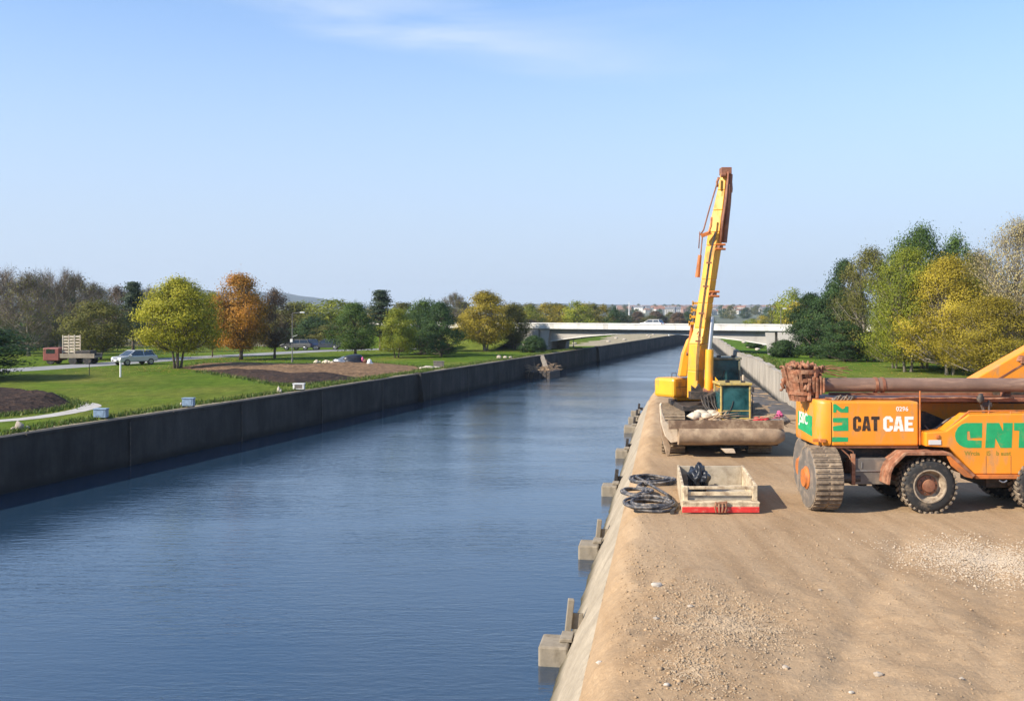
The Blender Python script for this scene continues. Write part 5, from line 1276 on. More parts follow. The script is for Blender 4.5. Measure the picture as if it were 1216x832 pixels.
# tyred wheels
def tyred(name, c, r, wd, par, ax=(0, -1, 0)):
    A_ = Vector(ax)
    o = MB().lathe(c, A_, [(-wd / 2, r * .60), (-wd / 2, r * .80), (-wd / 2 + .03, r * .92), (-wd / 2 + .10, r * .985), (wd / 2 - .10, r * .985), (wd / 2 - .03, r * .92), (wd / 2, r * .80), (wd / 2 - .01, r * .60)], 48, True).build(name, m_rubber, par, smooth=50)
    b = MB(); c = Vector(c)
    u = A_.cross(Vector((0, 0, 1))).normalized(); v = A_.cross(u)
    for i in range(30):
        for s_ in (-1, 1):
            a = 2 * math.pi * (i + .5 * (s_ > 0)) / 30; rd_ = u * math.cos(a) + v * math.sin(a); tg = -u * math.sin(a) + v * math.cos(a)
            rot = Matrix((A_, tg, rd_)).transposed()
            b.box(c + rd_ * (r * .975) + A_ * s_ * wd * .27, (wd * .47, .075, r * .075), rot @ Matrix.Rotation(s_ * .45, 3, 'Z'))
    b.build('tread_lug', m_rubber_dusty, o)
    MB().lathe(c + A_ * (wd / 2 - .02), A_, [(-.22, r * .1), (-.22, r * .50), (-.02, r * .60), (.025, r * .615), (.03, r * .57), (-.10, r * .52), (-.19, r * .44), (-.19, r * .1)], 40).build('rim', m_rim, o, smooth=40)
    h = MB().lathe(c + A_ * (wd / 2 - .20), A_, [(-.05, r * .34), (0, r * .38), (.03, r * .36), (.05, r * .25), (.13, r * .22), (.14, r * .1)], 24).build('hub', m_brown_steel, o, smooth=40)
    b = MB()
    for i in range(10):
        a = 2 * math.pi * i / 10; rd_ = u * math.cos(a) + v * math.sin(a); p = c + A_ * (wd / 2 - .19) + rd_ * r * .30; b.cyl(p, p + A_ * .04, .022, n=6)
    b.build('wheel_nut', m_dark, h)
    return o
R1 = .745
tyred('wheel', (X(1100, 26.85), 26.86, GZ + R1 - .02), R1, .52, tk)
tyred('wheel', (X(1100, 26.85), 29.0, GZ + R1 - .02), R1, .52, tk, (0, 1, 0))
tyred('wheel', (X(1237, 26.85), 26.95, GZ + R1 - .02), R1, .52, tk)
tyred('wheel', (X(1237, 26.85), 29.0, GZ + R1 - .02), R1, .52, tk, (0, 1, 0))
b = MB(); b.cyl((X(1100, 26.85), 26.9, GZ + R1), (X(1100, 26.85), 29.0, GZ + R1), .12, n=12); b.cyl((X(1237, 26.85), 26.9, GZ + R1), (X(1237, 26.85), 29.0, GZ + R1), .12, n=12); b.build('axle', m_dark, tk)
# cleated steel wheels at the rear, rolling across
def cleat_wheel(c, r, wd):
    c = Vector(c)
    o = MB().lathe(c, (1, 0, 0), [(-wd / 2, r * .30), (-wd / 2, r * .93), (-wd / 2 + .03, r * .95), (wd / 2 - .03, r * .95), (wd / 2, r * .93), (wd / 2, r * .3)], 56).build('cleated_wheel', m_grey_steel, tk, smooth=40)
    b = MB(); n = 34
    for i in range(n):
        a = 2 * math.pi * i / n; rd_ = Vector((0, math.cos(a), math.sin(a))); rot = Matrix.Rotation(a - math.pi / 2, 3, 'X')
        b.box(c + rd_ * r * .965, (wd * .98, 2 * math.pi * r / n * .84, r * .05), rot)
        for s_ in (-.25, .25): b.box(c + rd_ * r * 1.0 + Vector((wd * s_, 0, 0)), (wd * .42, .05, r * .045), rot)
    b.build('track_cleat', m_trackpad, o, bevel=.008)
    MB().lathe(c - Vector((wd / 2, 0, 0)), (-1, 0, 0), [(-.05, r * .1), (-.02, r * .36), (.02, r * .36), (.05, r * .30), (.10, r * .28), (.11, r * .1)], 28).build('hub', m_orange_d, o, smooth=40)
    return o
cleat_wheel((8.52, 27.18, GZ + .87), .87, .76)
cleat_wheel((8.95, 29.15, GZ + .87), .87, .76)
b = MB(); b.cyl((8.6, 27.2, 3.05), (9.6, 27.2, 3.05), .14, n=12); b.box((9.1, 28.2, 3.75), (.9, 1.7, .35)); b.build('axle', m_dark, tk)

# ------------------------------------------------------------------ crate with red foot board
fl, fr, bl_, br_ = Vector((4.62, 26.75, GZ)), Vector((6.70, 26.75, GZ)), Vector((5.12, 30.5, GZ)), Vector((7.18, 30.5, GZ))
cr = empty('crate', (5.9, 28.5, GZ), 'open cream wooden crate with a red front board on the dirt', 'crate')
hz = Vector((0, 0, .70)); th = .07
sx = Vector((th, 0, 0)); sy = (bl_ - fl).normalized()
MB().hexa([fl + sy * .15, fl + sx + sy * .15, bl_ + sx, bl_], [fl + hz + sy * .15, fl + sx + hz + sy * .15, bl_ + sx + hz, bl_ + hz]).build('side_board', m_cream, cr, bevel=.012)
MB().hexa([fr - sx + sy * .15, fr + sy * .15, br_, br_ - sx], [fr - sx + hz + sy * .15, fr + hz + sy * .15, br_ + hz, br_ - sx + hz]).build('side_board', m_cream, cr, bevel=.012)
MB().hexa([bl_ + sx * 1.04 - sy * th, br_ - sx * 1.04 - sy * th, br_ - sx * 1.04 - sy * .004, bl_ + sx * 1.04 - sy * .004], [bl_ + sx * 1.04 - sy * th + hz * .97, br_ - sx * 1.04 - sy * th + hz * .97, br_ - sx * 1.04 - sy * .004 + hz * .97, bl_ + sx * 1.04 - sy * .004 + hz * .97]).build('end_board', m_cream_in, cr, bevel=.01)
MB().hexa([fl + sx * 1.04 + sy * .2 + hz * .08, fr - sx * 1.04 + sy * .2 + hz * .08, br_ - sx * 1.04 - sy * .1 + hz * .08, bl_ + sx * 1.04 - sy * .1 + hz * .08], [fl + sx * 1.04 + sy * .2 + hz * .16, fr - sx * 1.04 + sy * .2 + hz * .16, br_ - sx * 1.04 - sy * .1 + hz * .16, bl_ + sx * 1.04 - sy * .1 + hz * .16]).build('floor_board', m_cream_in, cr)
for s_ in (0, 1):
    c0 = fl.lerp(fr, .045 if s_ == 0 else .955) + sy * .08; MB().box(c0 + hz * .5, (.13, .13, .69)).build('corner_post', m_cream, cr, bevel=.012)
b = MB(); a_, e_ = fl + sy * .08 + Vector((.16, 0, 0)), fr + sy * .08 - Vector((.16, 0, 0))
b.bar(a_ + hz * .93, e_ + hz * .93, .08, .08); MB().bar(a_ + hz * .70, e_ + hz * .70, .035, .10).build('slat', m_cream, cr, bevel=.008); b.build('top_rail', m_cream, cr, bevel=.012)
MB().bar(a_ + hz * .47 + sy * .06, e_ + hz * .47 + sy * .06, .03, .18).build('slat', m_cream_in, cr, bevel=.008)
f0 = fl - sy * .10; f1 = fr - sy * .10
b = MB(); b.bar(f0 + hz * .42, f1 + hz * .42, .30, .05); b.bar(f0 + hz * .33 - sy * .12, f1 + hz * .33 - sy * .12, .05, .10); b.build('front_step', m_cream, cr, bevel=.012)
b = MB(); b.bar(f0 + hz * .16 - sy * .13, f1 + hz * .16 - sy * .13, .06, .155); rb = b.build('red_board', m_red, cr, bevel=.012)
b = MB(); c0 = f0.lerp(f1, .50) + hz * .25 - sy * .20
for i in range(4): b.tube([c0 + Vector((-.14 + .09 * i, 0, .16)), c0 + Vector((-.16 + .10 * i, -.03, 0)), c0 + Vector((-.13 + .08 * i, -.01, -.12))], .026, 6)
b.bar(c0 + Vector((-.16, 0, .12)), c0 + Vector((.17, 0, .15)), .05, .05); b.build('tow_bracket', m_rust, cr, smooth=40)
b = MB()
for i in range(3): b.cyl(fl.lerp(fr, (.06, .5, .94)[i]) + hz * .10 + sy * .5, fl.lerp(fr, (.06, .5, .94)[i]) + hz * .02 + sy * .5, .06, n=10)
b.build('skid_foot', m_dark, cr)
tag(MB().rock((5.62, 29.35, GZ + .50), (.24, .32, .36), 2, 4, .75).rock((5.55, 29.75, GZ + .35), (.25, .3, .28), 6, 4, .8).build('rubbish_bag', m_black_bag, smooth=True), 'lumpy black plastic bag standing in the cream crate', 'bag')

# ------------------------------------------------------------------ hose coils
rr = random.Random(21); hp = []
def loop(cx, cd, rx, rd_, n, turns, rot, jit, z0):
    for i in range(int(n * turns)):
        a = 2 * math.pi * i / n + rot; k = i / n
        s_ = 1 + jit * math.sin(k * 2.3 + rot) * .5
        x = cx + rx * s_ * math.cos(a) + .06 * math.sin(k * 3); y = cd + rd_ * s_ * math.sin(a)
        hp.append(Vector((x, y, z0 + .035 + .028 * k + .02 * math.sin(a * 2 + k))))
loop(3.85, 27.4, .62, .72, 30, 5.4, 0, .22, GZ)
loop(3.70, 29.4, .42, .55, 26, 3.2, .6, .28, GZ)
loop(4.45, 31.4, .62, .60, 28, 4.3, 1.3, .30, GZ)
hp += [Vector((4.9, 28.3, GZ + .06)), Vector((4.55, 27.2, GZ + .05)), Vector((4.35, 26.6, GZ + .05))]
sm = [hp[0]]
for i in range(1, len(hp) - 1): sm.append(hp[i - 1] * .25 + hp[i] * .5 + hp[i + 1] * .25)
sm.append(hp[-1])
hose = empty('hose', (4.0, 29, GZ), 'black hose lying in loose coils beside the cream crate', 'hose')
MB().tube(sm, .042, 8).build('hose_line', m_hose, hose, smooth=True)
e_ = sm[-1]; MB().cyl(e_ + Vector((.02, .05, 0)), e_ + Vector((-.05, -.16, 0)), .06, n=12).build('coupling', m_dark, hose, smooth=40)
MB().rock((4.42, 27.85, GZ + .14), (.12, .12, .16), 4, 2, .4).build('nozzle', m_dark, hose, smooth=True)

# ------------------------------------------------------------------ concrete mooring blocks by the bank
def wx(d): return Ex(d) - 1.21
wherd = ('nearest to the viewer', 'second from the viewer', 'third from the viewer', 'fourth from the viewer', 'fifth from the viewer', 'sixth from the viewer', 'last before the excavator')
for i, (d, s_) in enumerate(((21.6, .80), (30.8, .78), (41.3, .8), (52.0, .8), (63, .95), (68, .8), (72.5, .8))):
    x = wx(d); rt = Matrix.Rotation(R_(-9), 3, 'Z')
    o = empty('mooring_block', (x, d, 0), 'weathered concrete mooring block at the waterline below the dirt, ' + wherd[i], 'mooring block', 'mooring blocks along the dirt quay')
    b = MB(); b.box((x + .10, d, -.10), (.82 * s_, 1.1 * s_, 1.06), rt); b.build('block', m_conc, o, bevel=.05)
    b = MB(); b.box((x + .36, d + .1, .475), (.34 * s_, .7 * s_, .08), rt); b.build('cap_slab', m_conc, o, bevel=.015)
    b = MB(); h = (.52, .40, .35, .3, .3, .3, .3)[i]
    b.box((x + .44, d + .75, .35 + h / 2), (.14, .16, h + .5), Matrix.Rotation(R_(6), 3, 'Y')); b.box((x + .62, d + .78, .35 + h / 2), (.30, .06, h * .7), rt); b.build('mooring_post', m_conc if i < 2 else m_dark, o, bevel=.015)

# ------------------------------------------------------------------ loose stones and gravel on the dirt
def stone_on(px, py, s, label, mat, seed):
    s *= .8
    p = at(px, py, DIRT); z = zdirt(p.x, p.y); 
    tag(MB().rock((p.x, p.y, z + s * .25), (s, s * .75, s * .55), seed, 3, .35).build('stone', mat, smooth=True), label, 'stone', 'loose stones on the dirt')
for i, (px, py, s, lb, mt) in enumerate((
    (780, 703, .13, 'largest white stone left of the gravel patch in the middle of the dirt', m_stone_w), (820, 724, .07, 'small upright pale stone at the left of the gravel patch', m_stone),
    (712, 780, .065, 'pale stone nearest the canal edge in the foreground', m_stone_w), (1043, 797, .09, 'flat pale stone on the foreground dirt right of centre', m_stone),
    (779, 737, .07, 'brown stone below the largest white stone', m_stone), (933, 795, .07, 'grey lump in the middle of the foreground dirt', m_stone),
    (1142, 805, .05, 'small pale stone at the right of the foreground dirt', m_stone), (974, 700, .05, 'small stone at the right rim of the middle gravel patch', m_stone),
    (792, 822, .06, 'pale stone at the bottom edge of the photo', m_stone_w), (1178, 828, .06, 'stone in the bottom right corner', m_stone), (1011, 823, .05, 'small pale stone at the bottom edge right of centre', m_stone_w))):
    stone_on(px, py, s, lb, mt, i + 1)
def gravel(name, n, cx, cd, rx, rd_, smin, smax, mat, seed, dens=.5):
    rng = np.random.default_rng(seed); V = []; Fc = []; k = 0
    base = bmesh.new(); bmesh.ops.create_icosphere(base, subdivisions=1, radius=1); bv = np.array([tuple(v.co) for v in base.verts]); bf = np.array([[v.index for v in f.verts] for f in base.faces]); base.free()
    for i in range(n):
        while True:
            a = rng.uniform(0, 6.283); r_ = min(1.6, abs(rng.normal()) ** .75 * .62) if dens < 1 else math.sqrt(rng.uniform(0, 1))
            lim = 1 + .35 * noise.noise(Vector((math.cos(a) * 1.5, math.sin(a) * 1.5, seed)))
            x = cx + rx * r_ * lim * math.cos(a); y = cd + rd_ * r_ * lim * math.sin(a)
            if x > Ex(y) + .4: break
        s = rng.uniform(smin, smax) * (1 if rng.random() < .93 else 1.8)
        v = bv * (1 + rng.uniform(-.25, .25, (len(bv), 1))) * np.array([s, s * rng.uniform(.7, 1.1), s * rng.uniform(.5, .8)])
        c, s_ = math.cos(a * 7), math.sin(a * 7); v = np.stack([v[:, 0] * c - v[:, 1] * s_, v[:, 0] * s_ + v[:, 1] * c, v[:, 2]], 1)
        V.append(v + np.array([x, y, zdirt(x, y) + s * .15])); Fc.append(bf + k * len(bv)); k += 1
    V = np.concatenate(V); Fc = np.concatenate(Fc)
    me = bpy.data.meshes.new(name); me.from_pydata(V.tolist(), [], Fc.tolist()); me.materials.append(mat); me.shade_smooth()
    o = bpy.data.objects.new(name, me); COL.objects.link(o); o['kind'] = 'stuff'; return o
m_grav1 = M('tan_gravel', (.36, .265, .17), .95, .22, 9)
m_grav2 = M('pale_gravel', (.43, .34, .245), .95, .18, 9)
gravel('gravel', 7000, X(868, 16.9), 17.1, 1.3, 1.9, .009, .020, m_grav1, 2, .8)
gravel('pale_gravel', 9000, X(1178, 21.5), 21.6, 2.1, 2.3, .010, .021, m_grav2, 3, .8)
gravel('gravel', 1800, 2.7, 14.6, .7, 1.1, .008, .018, m_grav1, 4, .9)
gravel('gravel', 2600, 5.2, 18.5, 3.6, 6.0, .006, .016, m_grav1, 5, 1.0)

m_clod = M('dirt_clod', (.33, .225, .13), .95, .3, 7)
gravel('dirt_clods', 1500, 6.5, 19.0, 6.5, 8.0, .008, .022, m_clod, 8, 1.0)
gravel('dirt_clods', 700, 2.4, 18.0, 1.0, 6.0, .008, .028, m_clod, 9, 1.0)
# ------------------------------------------------------------------ things on the left bank
# leaning ramp and brushwood raft
q0 = at(640, 448, 0); ra = empty('raft', (Lx(117) + 1.0, 117, 0), 'dark timber raft loaded with brushwood moored against the left wall', 'raft')
c = Vector((Lx(117) + 1.75, 117, .35)); rt = Matrix.Rotation(math.atan2(1, .31) , 3, 'Z')
b = MB()
for i in range(6): b.box(c + rt @ Vector((0, -1.25 + .5 * i, 0)), (4.6, .44, .9), rt)
b.build('hull', m_dark, ra, bevel=.04)
rr = random.Random(4); b = MB()
for i in range(150):
    a = c + rt @ Vector((rr.uniform(-2.2, 2.2), rr.uniform(-1.4, 1.3), .45 + abs(rr.gauss(0, .25)))); dr = (rt @ Vector((rr.gauss(0, 1), rr.gauss(0, .8), rr.gauss(0, .35)))).normalized(); L_ = rr.uniform(.5, 1.3)
    b.tube([a, a + dr * L_ * .5 + Vector((0, 0, .04)), a + dr * L_], [.035, .03, .015], 4)
b.build('brushwood', m_stick, ra)
b = MB(); A_ = Vector((Lx(122.5), 122.5, 2.36)) + nl * .02; B_ = c + rt @ Vector((-.4, -.4, .95)); b.bar(A_, B_, .55, .09)
rmp = tag(b.build('gangplank', m_conc, bevel=.01), 'grey gangplank leaning from the left wall down to the raft', 'plank')

# small boxes, posts, stones on the lawn edge
def cabinet(px, py, w_, h, label, mat, dpt=.4):
    p = at(px, py, LAWN); o = empty('utility_box', p, label, 'utility box', 'boxes along the left wall')
    b = MB(); b.box(p + Vector((0, 0, h * .5 + .06)), (w_, dpt, h * .86)); bd_ = b.build('body', mat, o, bevel=.02)
    b = MB(); b.box(p + Vector((0, 0, h + .02)), (w_ * 1.1, dpt * 1.15, .05)); b.build('lid', mat, o, bevel=.01)
    b = MB()
    for s_ in (-1, 1): b.box(p + Vector((s_ * w_ * .42, 0, .02)), (.06, dpt * .8, .16))
    b.build('foot', m_dark, o)
    b = MB(); b.box(p + Vector((0, -dpt / 2 - .008, h * .5 + .06)), (w_ * .7, .012, h * .55)); b.build('door', m_bluesign if mat is m_bluesign else m_grey_steel, bd_)
cabinet(120, 497.5, .62, .50, 'nearer pale blue box on the lawn edge by the left wall', m_bluesign)
cabinet(224, 483.5, .62, .50, 'farther pale blue box on the lawn edge by the left wall', m_bluesign)
cabinet(355, 463.5, .75, .45, 'white box on the wall edge below the leaf bed', m_white)
cabinet(521, 436.5, 1.0, .6, 'grey box at the far end of the leaf bed', m_grey_steel)
def lump(px, py, parts, label, cat, mat, name, z0=LAWN):
    p = at(px, py, z0); b = MB()
    for i, (dx, dy, s, hh) in enumerate(parts): b.rock(p + Vector((dx, dy, hh * .55)), (s, s * .8, hh), i + px, 2, .45)
    return tag(b.build(name, mat, smooth=True), label, cat)
lump(23, 510.5, ((0, 0, .22, .24), (.3, .1, .12, .12), (-.25, -.1, .12, .10)), 'pale stones heaped on the grass by the left wall', 'stones', m_stone, 'stone_heap')
lump(215, 482.6, ((0, 0, .06, .15),), 'small pale marker stone beside the farther pale blue box', 'stone', m_stone_w, 'marker_stone')
lump(331, 466.5, ((0, 0, .10, .30), (.12, 0, .10, .18)), 'small white stone on the wall edge left of the white box', 'stone', m_stone_w, 'marker_stone')
lump(509, 437.5, ((0, 0, .6, .18), (.7, .2, .45, .14), (-.6, -.1, .4, .1), (.3, -.3, .25, .1)), 'low pile of white rubble beside the grey box', 'rubble', m_stone_w, 'rubble_heap')
lump(600, 426, ((0, 0, .3, .22), (.6, .3, .25, .2), (-.7, 0, .3, .3)), 'small pale rocks on the wall edge before the bridge', 'rocks', m_stone, 'rock_heap')
lump(376, 431.5, ((0, 0, .28, .24), (.3, .1, .2, .18)), 'left one of two pale bundles on the grass behind the leaf bed', 'bundle', m_sack, 'bundle')
lump(388, 431.5, ((0, 0, .32, .24), (-.35, .1, .18, .16), (.3, -.1, .2, .2)), 'right one of two pale bundles on the grass behind the leaf bed', 'bundle', m_sack, 'bundle')
lump(438.5, 434, ((0, 0, .28, .42), (.15, 0, .3, .22)), 'white bag standing right of the scrap heap', 'bag', m_white, 'rubble_bag')
# scrap heap under a dark sheet
p = at(418, 433, LAWN); sh = empty('scrap_heap', p, 'heap of grey scrap and dark sheeting beside the leaf bed', 'scrap heap')
MB().rock(p + Vector((.1, 0, .45)), (1.25, .9, .62), 3, 3, .35).build('dark_sheet', m_black_bag, sh, smooth=True)
MB().rock(p + Vector((-1.0, -.1, .3)), (.95, .8, .45), 7, 3, .4).build('pale_sheet', m_chrome, sh, smooth=True)
b = MB()
for i in range(9): b.rock(p + Vector((1.0 + .12 * i * (-1) ** i * .5, -.2 + .1 * (i % 3), .25 + .07 * (i % 4))), (.28, .25, .22), i, 2, .5)
b.build('rubble', m_rust, sh, smooth=True)
MB().rock(p + Vector((1.15, -.35, .55)), (.15, .12, .32), 5, 2, .5).build('pink_rag', m_pink, sh, smooth=True)
MB().rock(p + Vector((-1.9, -.2, .18)), (.35, .3, .25), 9, 2, .4).build('pale_block', m_stone, sh, smooth=True)
# posts and lamp
p = at(143, 447.5, LAWN); o = empty('post', p, 'short white post on the lawn in front of the silver car', 'post'); MB().cyl(p, p + Vector((0, 0, 1.15)), .07, n=10).build('shaft', m_white, o, smooth=40); MB().cyl(p + Vector((0, 0, 1.152)), p + Vector((0, 0, 1.22)), .085, n=10).build('cap', m_white, o)
p = at(106, 446, LAWN); o = empty('post', p, 'thin dark post on the lawn left of the white post', 'post'); MB().cyl(p, p + Vector((0, 0, .95)), .035, n=8).build('shaft', m_dark, o); MB().cyl(p + Vector((0, 0, .952)), p + Vector((0, 0, 1.0)), .05, n=8).build('cap', m_dark, o)
def lamp(p, h, label, arm=.9):
    o = empty('street_lamp', p, label, 'street lamp'); p = Vector(p)
    MB().tube([p, p + Vector((0, 0, h * .5)), p + Vector((0, 0, h))], [.060, .048, .035], 8).build('pole', m_post, o, smooth=40)
    MB().cyl(p, p + Vector((0, 0, .35)), .12, n=12).build('base', m_post, o)
    MB().bar(p + Vector((0, 0, h)), p + Vector((arm, 0, h + .12)), .06, .06).build('arm', m_post, o)
    l = MB().box(p + Vector((arm + .2, 0, h + .10)), (.5, .22, .12)).build('lamp_head', m_white, o, bevel=.03)
    return o
o = lamp(at(347, 430, LAWN), 5.3, 'tall slim street lamp standing on the grass behind the leaf bed')
pp_ = o.location; b = MB(); b.box(pp_ + Vector((-.06, -.10, 2.35)), (.26, .14, .34)); b.bar(pp_ + Vector((0, 0, 2.75)), pp_ + Vector((.55, 0, 2.95)), .04, .04); b.build('control_box', m_white, o, bevel=.01)
lamp((P(681, 0, 150).x, 150, LAWN), 2.3, 'short grey lamp post under the left span of the bridge', .15)
lamp(bp(span - .5, BW - .5, ZD), 2.6, 'slim lamp post on the right end of the bridge', .3)
p = Vector((Lx(228), 228, 2.36)); o = empty('marker_post', p, 'white marker post on the far canal wall beyond the bridge', 'post'); MB().cyl(p, p + Vector((0, 0, .9)), .12, n=8).build('shaft', m_white, o); MB().box(p + Vector((0.3, 0, .75)), (.9, .08, .15)).build('board', m_white, o)
for i, (px, d) in enumerate(((884, 150), (893, 141), (878, 175), (901, 160))):
    zz = zr(d); tag(MB().rock((P(px, 0, d).x + .8, d, zz + .15), (.4, .3, .22), i + 3, 2, .4).build('rock', m_stone_w, smooth=True), 'pale rock on the right bank under the bridge span', 'rock', 'rocks on the right bank under the bridge')
rr = random.Random(77)
for i in range(9):
    d = 170 + 12 * i; x = Lx(d) - rr.uniform(2, 9)
    tag(MB().rock((x, d, LAWN + .12), (.4, .3, .2), i + 13, 2, .4).build('rock', m_stone_w, smooth=True), 'pale rock on the left bank beyond the bridge', 'rock', 'rocks on the left bank beyond the bridge')

# cars
def car(p, rz, label, paint, L_=4.3, group=None):
    o = empty('parked_car', p, label, 'car', group, rz)
    wd, h = 1.8, 1.55
    prof = [(-2.10, .35), (-2.16, .62), (-2.08, .86), (-1.2, .98), (1.55, 1.0), (2.05, .95), (2.14, .6), (2.08, .35)]
    b = MB(); b.hexa([Vector((x, -wd / 2, z)) for x, z in prof], [Vector((x, wd / 2, z)) for x, z in prof]); bd_ = b.build('body', paint, o, bevel=.09, local=True)
    b = MB(); g0 = [(-1.25, .96), (1.85, .97), (1.55, 1.47), (-.45, 1.47)]
    b.hexa([Vector((x, -wd / 2 + (.06 if z < 1.2 else .2), z)) for x, z in g0], [Vector((x, wd / 2 - (.06 if z < 1.2 else .2), z)) for x, z in g0]); b.build('windows', m_glass, o, bevel=.04, local=True)
    b = MB(); b.box((.55, 0, 1.49), (2.05, 1.42, .06))
    for s_ in (-1, 1):
        for xa, xb in ((-1.2, -.44), (.55, .5), (1.8, 1.53)): b.bar(Vector((xa, s_ * .86, .98)), Vector((xb, s_ * .72, 1.47)), .07, .05)
    b.build('roof', paint, o, bevel=.02, local=True)
    for s_ in (-1, 1):
        MB().box((-2.10, s_ * .62, .72), (.12, .38, .16)).build('headlight', m_lens, o, bevel=.03, local=True)
        MB().box((2.10, s_ * .70, .78), (.10, .26, .22)).build('tail_light', m_redlamp, o, bevel=.03, local=True)
        MB().box((-.95, s_ * .98, 1.02), (.16, .16, .12)).build('wing_mirror', paint, o, bevel=.03, local=True)
        for x in (-1.35, 1.3):
            wh = MB().lathe((x, s_ * .80, .33), (0, s_, 0), [(-.1, .2), (-.1, .33), (.12, .33), (.13, .22)], 20).build('wheel', m_rubber, o, smooth=40, local=True)
            MB().lathe((x, s_ * .935, .33), (0, s_, 0), [(-.02, .05), (0, .21), (.015, .19), (.005, .05)], 16).build('rim', m_chrome, wh, smooth=40, local=True)
    b = MB(); b.box((-2.155, 0, .50), (.04, 1.1, .16)); b.box((-2.13, 0, .74), (.06, .75, .10)); b.build('grille', m_dark, o, local=True)
    MB().box((-2.185, 0, .50), (.02, .5, .11)).build('number_plate', m_white, o, local=True)
    return o
car(at(160, 433, LAWN), R_(52), 'silver hatchback parked on the park road beside the round yellow tree', m_silver)
car(at(352, 415.5, LAWN), R_(8), 'small grey car far off under the trees right of the lamp post', m_post)
car(at(363.5, 415.3, LAWN), R_(8), 'blue car far off under the dark trees', m_navy)
car(at(388, 415.2, LAWN), R_(4), 'dark car far off under the trees, rightmost of the distant ones', M('charcoal_car_paint', (.05, .055, .07), .3, .05, 2, coat=1))
car(bp(span * .45, 4.3, ZD), R_(-33), 'small white car driving over the bridge', m_white).scale = (.78, .78, .78)
# parked works truck: red tank, white stake rack, flat bed
p = at(84, 432, LAWN); o = empty('works_truck', p, 'parked works truck with red cab and tall white rack at the left road', 'truck')
MB().box(p + Vector((-1.6, 0, 1.05)), (1.7, 2.1, 1.35)).build('cab', m_red_truck, o, bevel=.10)
MB().box(p + Vector((-1.65, -1.06, 1.35)), (.9, .02, .42)).build('window', m_glass, o)
b = MB(); b.box(p + Vector((1.1, 0, .75)), (3.6, 2.0, .18)); b.box(p + Vector((1.1, -.98, .98)), (3.6, .05, .28)); b.box(p + Vector((1.1, .98, .98)), (3.6, .05, .28)); b.build('flat_bed', m_conc, o, bevel=.01)
for yy in (-.7, .7):
    b = MB()
    for i in range(7): b.box(p + Vector((.1, yy, 1.0 + .31 * i)), (1.3, .06, .18))
    for s_ in (-.6, 0, .6): b.box(p + Vector((.1 + s_, yy - .045, 1.9)), (.09, .03, 2.3))
    b.build('stake_rack', m_sack, o)
b = MB(); b.box(p + Vector((1.6, 0, 1.15)), (1.6, 1.5, .55)); b.build('load', m_dark, o, bevel=.05)
for x in (-1.7, .6, 2.1):
    for s_ in (-1, 1):
        wh = MB().lathe(p + Vector((x, s_ * .85, .42)), (0, s_, 0), [(-.15, .2), (-.15, .42), (.12, .42), (.12, .2)], 20).build('wheel', m_rubber, o, smooth=40)
# low wall / fence behind the far road
b0 = at(372, 411.5, LAWN); o = empty('park_fence', b0, 'low grey rail fence at the far end of the park road', 'fence')
e0 = at(470, 410.5, LAWN)
for k in range(2): MB().bar(b0 + Vector((0, 0, .45 + .4 * k)), e0 + Vector((0, 0, .45 + .4 * k)), .05, .14).build('rail', m_post, o)
for i in range(10): q = b0.lerp(e0, i / 9); MB().box(q + Vector((0, .06, .5)), (.12, .07, 1.0)).build('fence_post', m_post, o)

# ------------------------------------------------------------------ distant town on its slope
rr = random.Random(12)
cw_ = [M('cream_render', (.52, .48, .41), .8, .08, .3), M('white_render', (.66, .65, .62), .8, .06, .3), M('red_brick', (.30, .19, .15), .9, .15, .5), M('grey_render', (.36, .35, .33), .8, .08, .3)]
cr_ = [M('terracotta_roof', (.27, .13, .09), .9, .15, .4), M('grey_slate', (.15, .15, .16), .8, .15, .4), M('brown_tile', (.23, .13, .09), .9, .15, .4)]
protos = []
for wi, wn in enumerate(('cream', 'white', 'red-brick', 'grey')):
    for ri, rn in enumerate(('terracotta', 'grey slate', 'brown tiled')):
        for long_ in (0, 1):
            w_, d_, h = (10, 9, 5.5) if not long_ else (20, 11, 9)
            b = MB(); b.cur = 0
            b.box((0, 0, h / 2 - .5), (w_, d_, h + 1)); b.cur = 1
            b.hexa([Vector((-w_ / 2 - .4, -d_ / 2 - .4, h)), Vector((w_ / 2 + .4, -d_ / 2 - .4, h)), Vector((w_ / 2 + .4, d_ / 2 + .4, h)), Vector((-w_ / 2 - .4, d_ / 2 + .4, h))],
                   [Vector((-w_ / 2 - .4, -.05, h + d_ * .33)), Vector((w_ / 2 + .4, -.05, h + d_ * .33)), Vector((w_ / 2 + .4, .05, h + d_ * .33)), Vector((-w_ / 2 - .4, .05, h + d_ * .33))]); b.cur = 2
            nf = 2 if not long_ else 3
            for fl_ in range(nf):
                for k in range(3 if not long_ else 6): b.box((-w_ / 2 + w_ * (k + .5) / (3 if not long_ else 6), -d_ / 2 - .02, 1.6 + fl_ * 2.6), (1.2, .1, 1.4))
            b.cur = 0; b.box((w_ * .25, 0, h + d_ * .33), (1, .8, 1.6))
            oo = b.build('distant_house', [cw_[wi], cr_[ri], m_glass]); protos.append((oo.data, f'{wn} {"block" if long_ else "house"} with {rn} roof in the distant town beyond the bridge')); bpy.data.objects.remove(oo)
n = 0
while n < 280:
    d = rr.uniform(1150, 2500); px = rr.uniform(735, 955)
    if px < 760 and rr.random() < .35: continue
    me, lb = rr.choice(protos + protos[:12]); x = P(px, 0, d).x
    o = bpy.data.objects.new('distant_house', me); COL.objects.link(o); o.location = (x, d, zfar(x, d)); o.rotation_euler = (0, 0, rr.uniform(-.6, .6)); o.scale = (.8,) * 3
    tag(o, lb, 'house', 'houses of the distant town'); n += 1
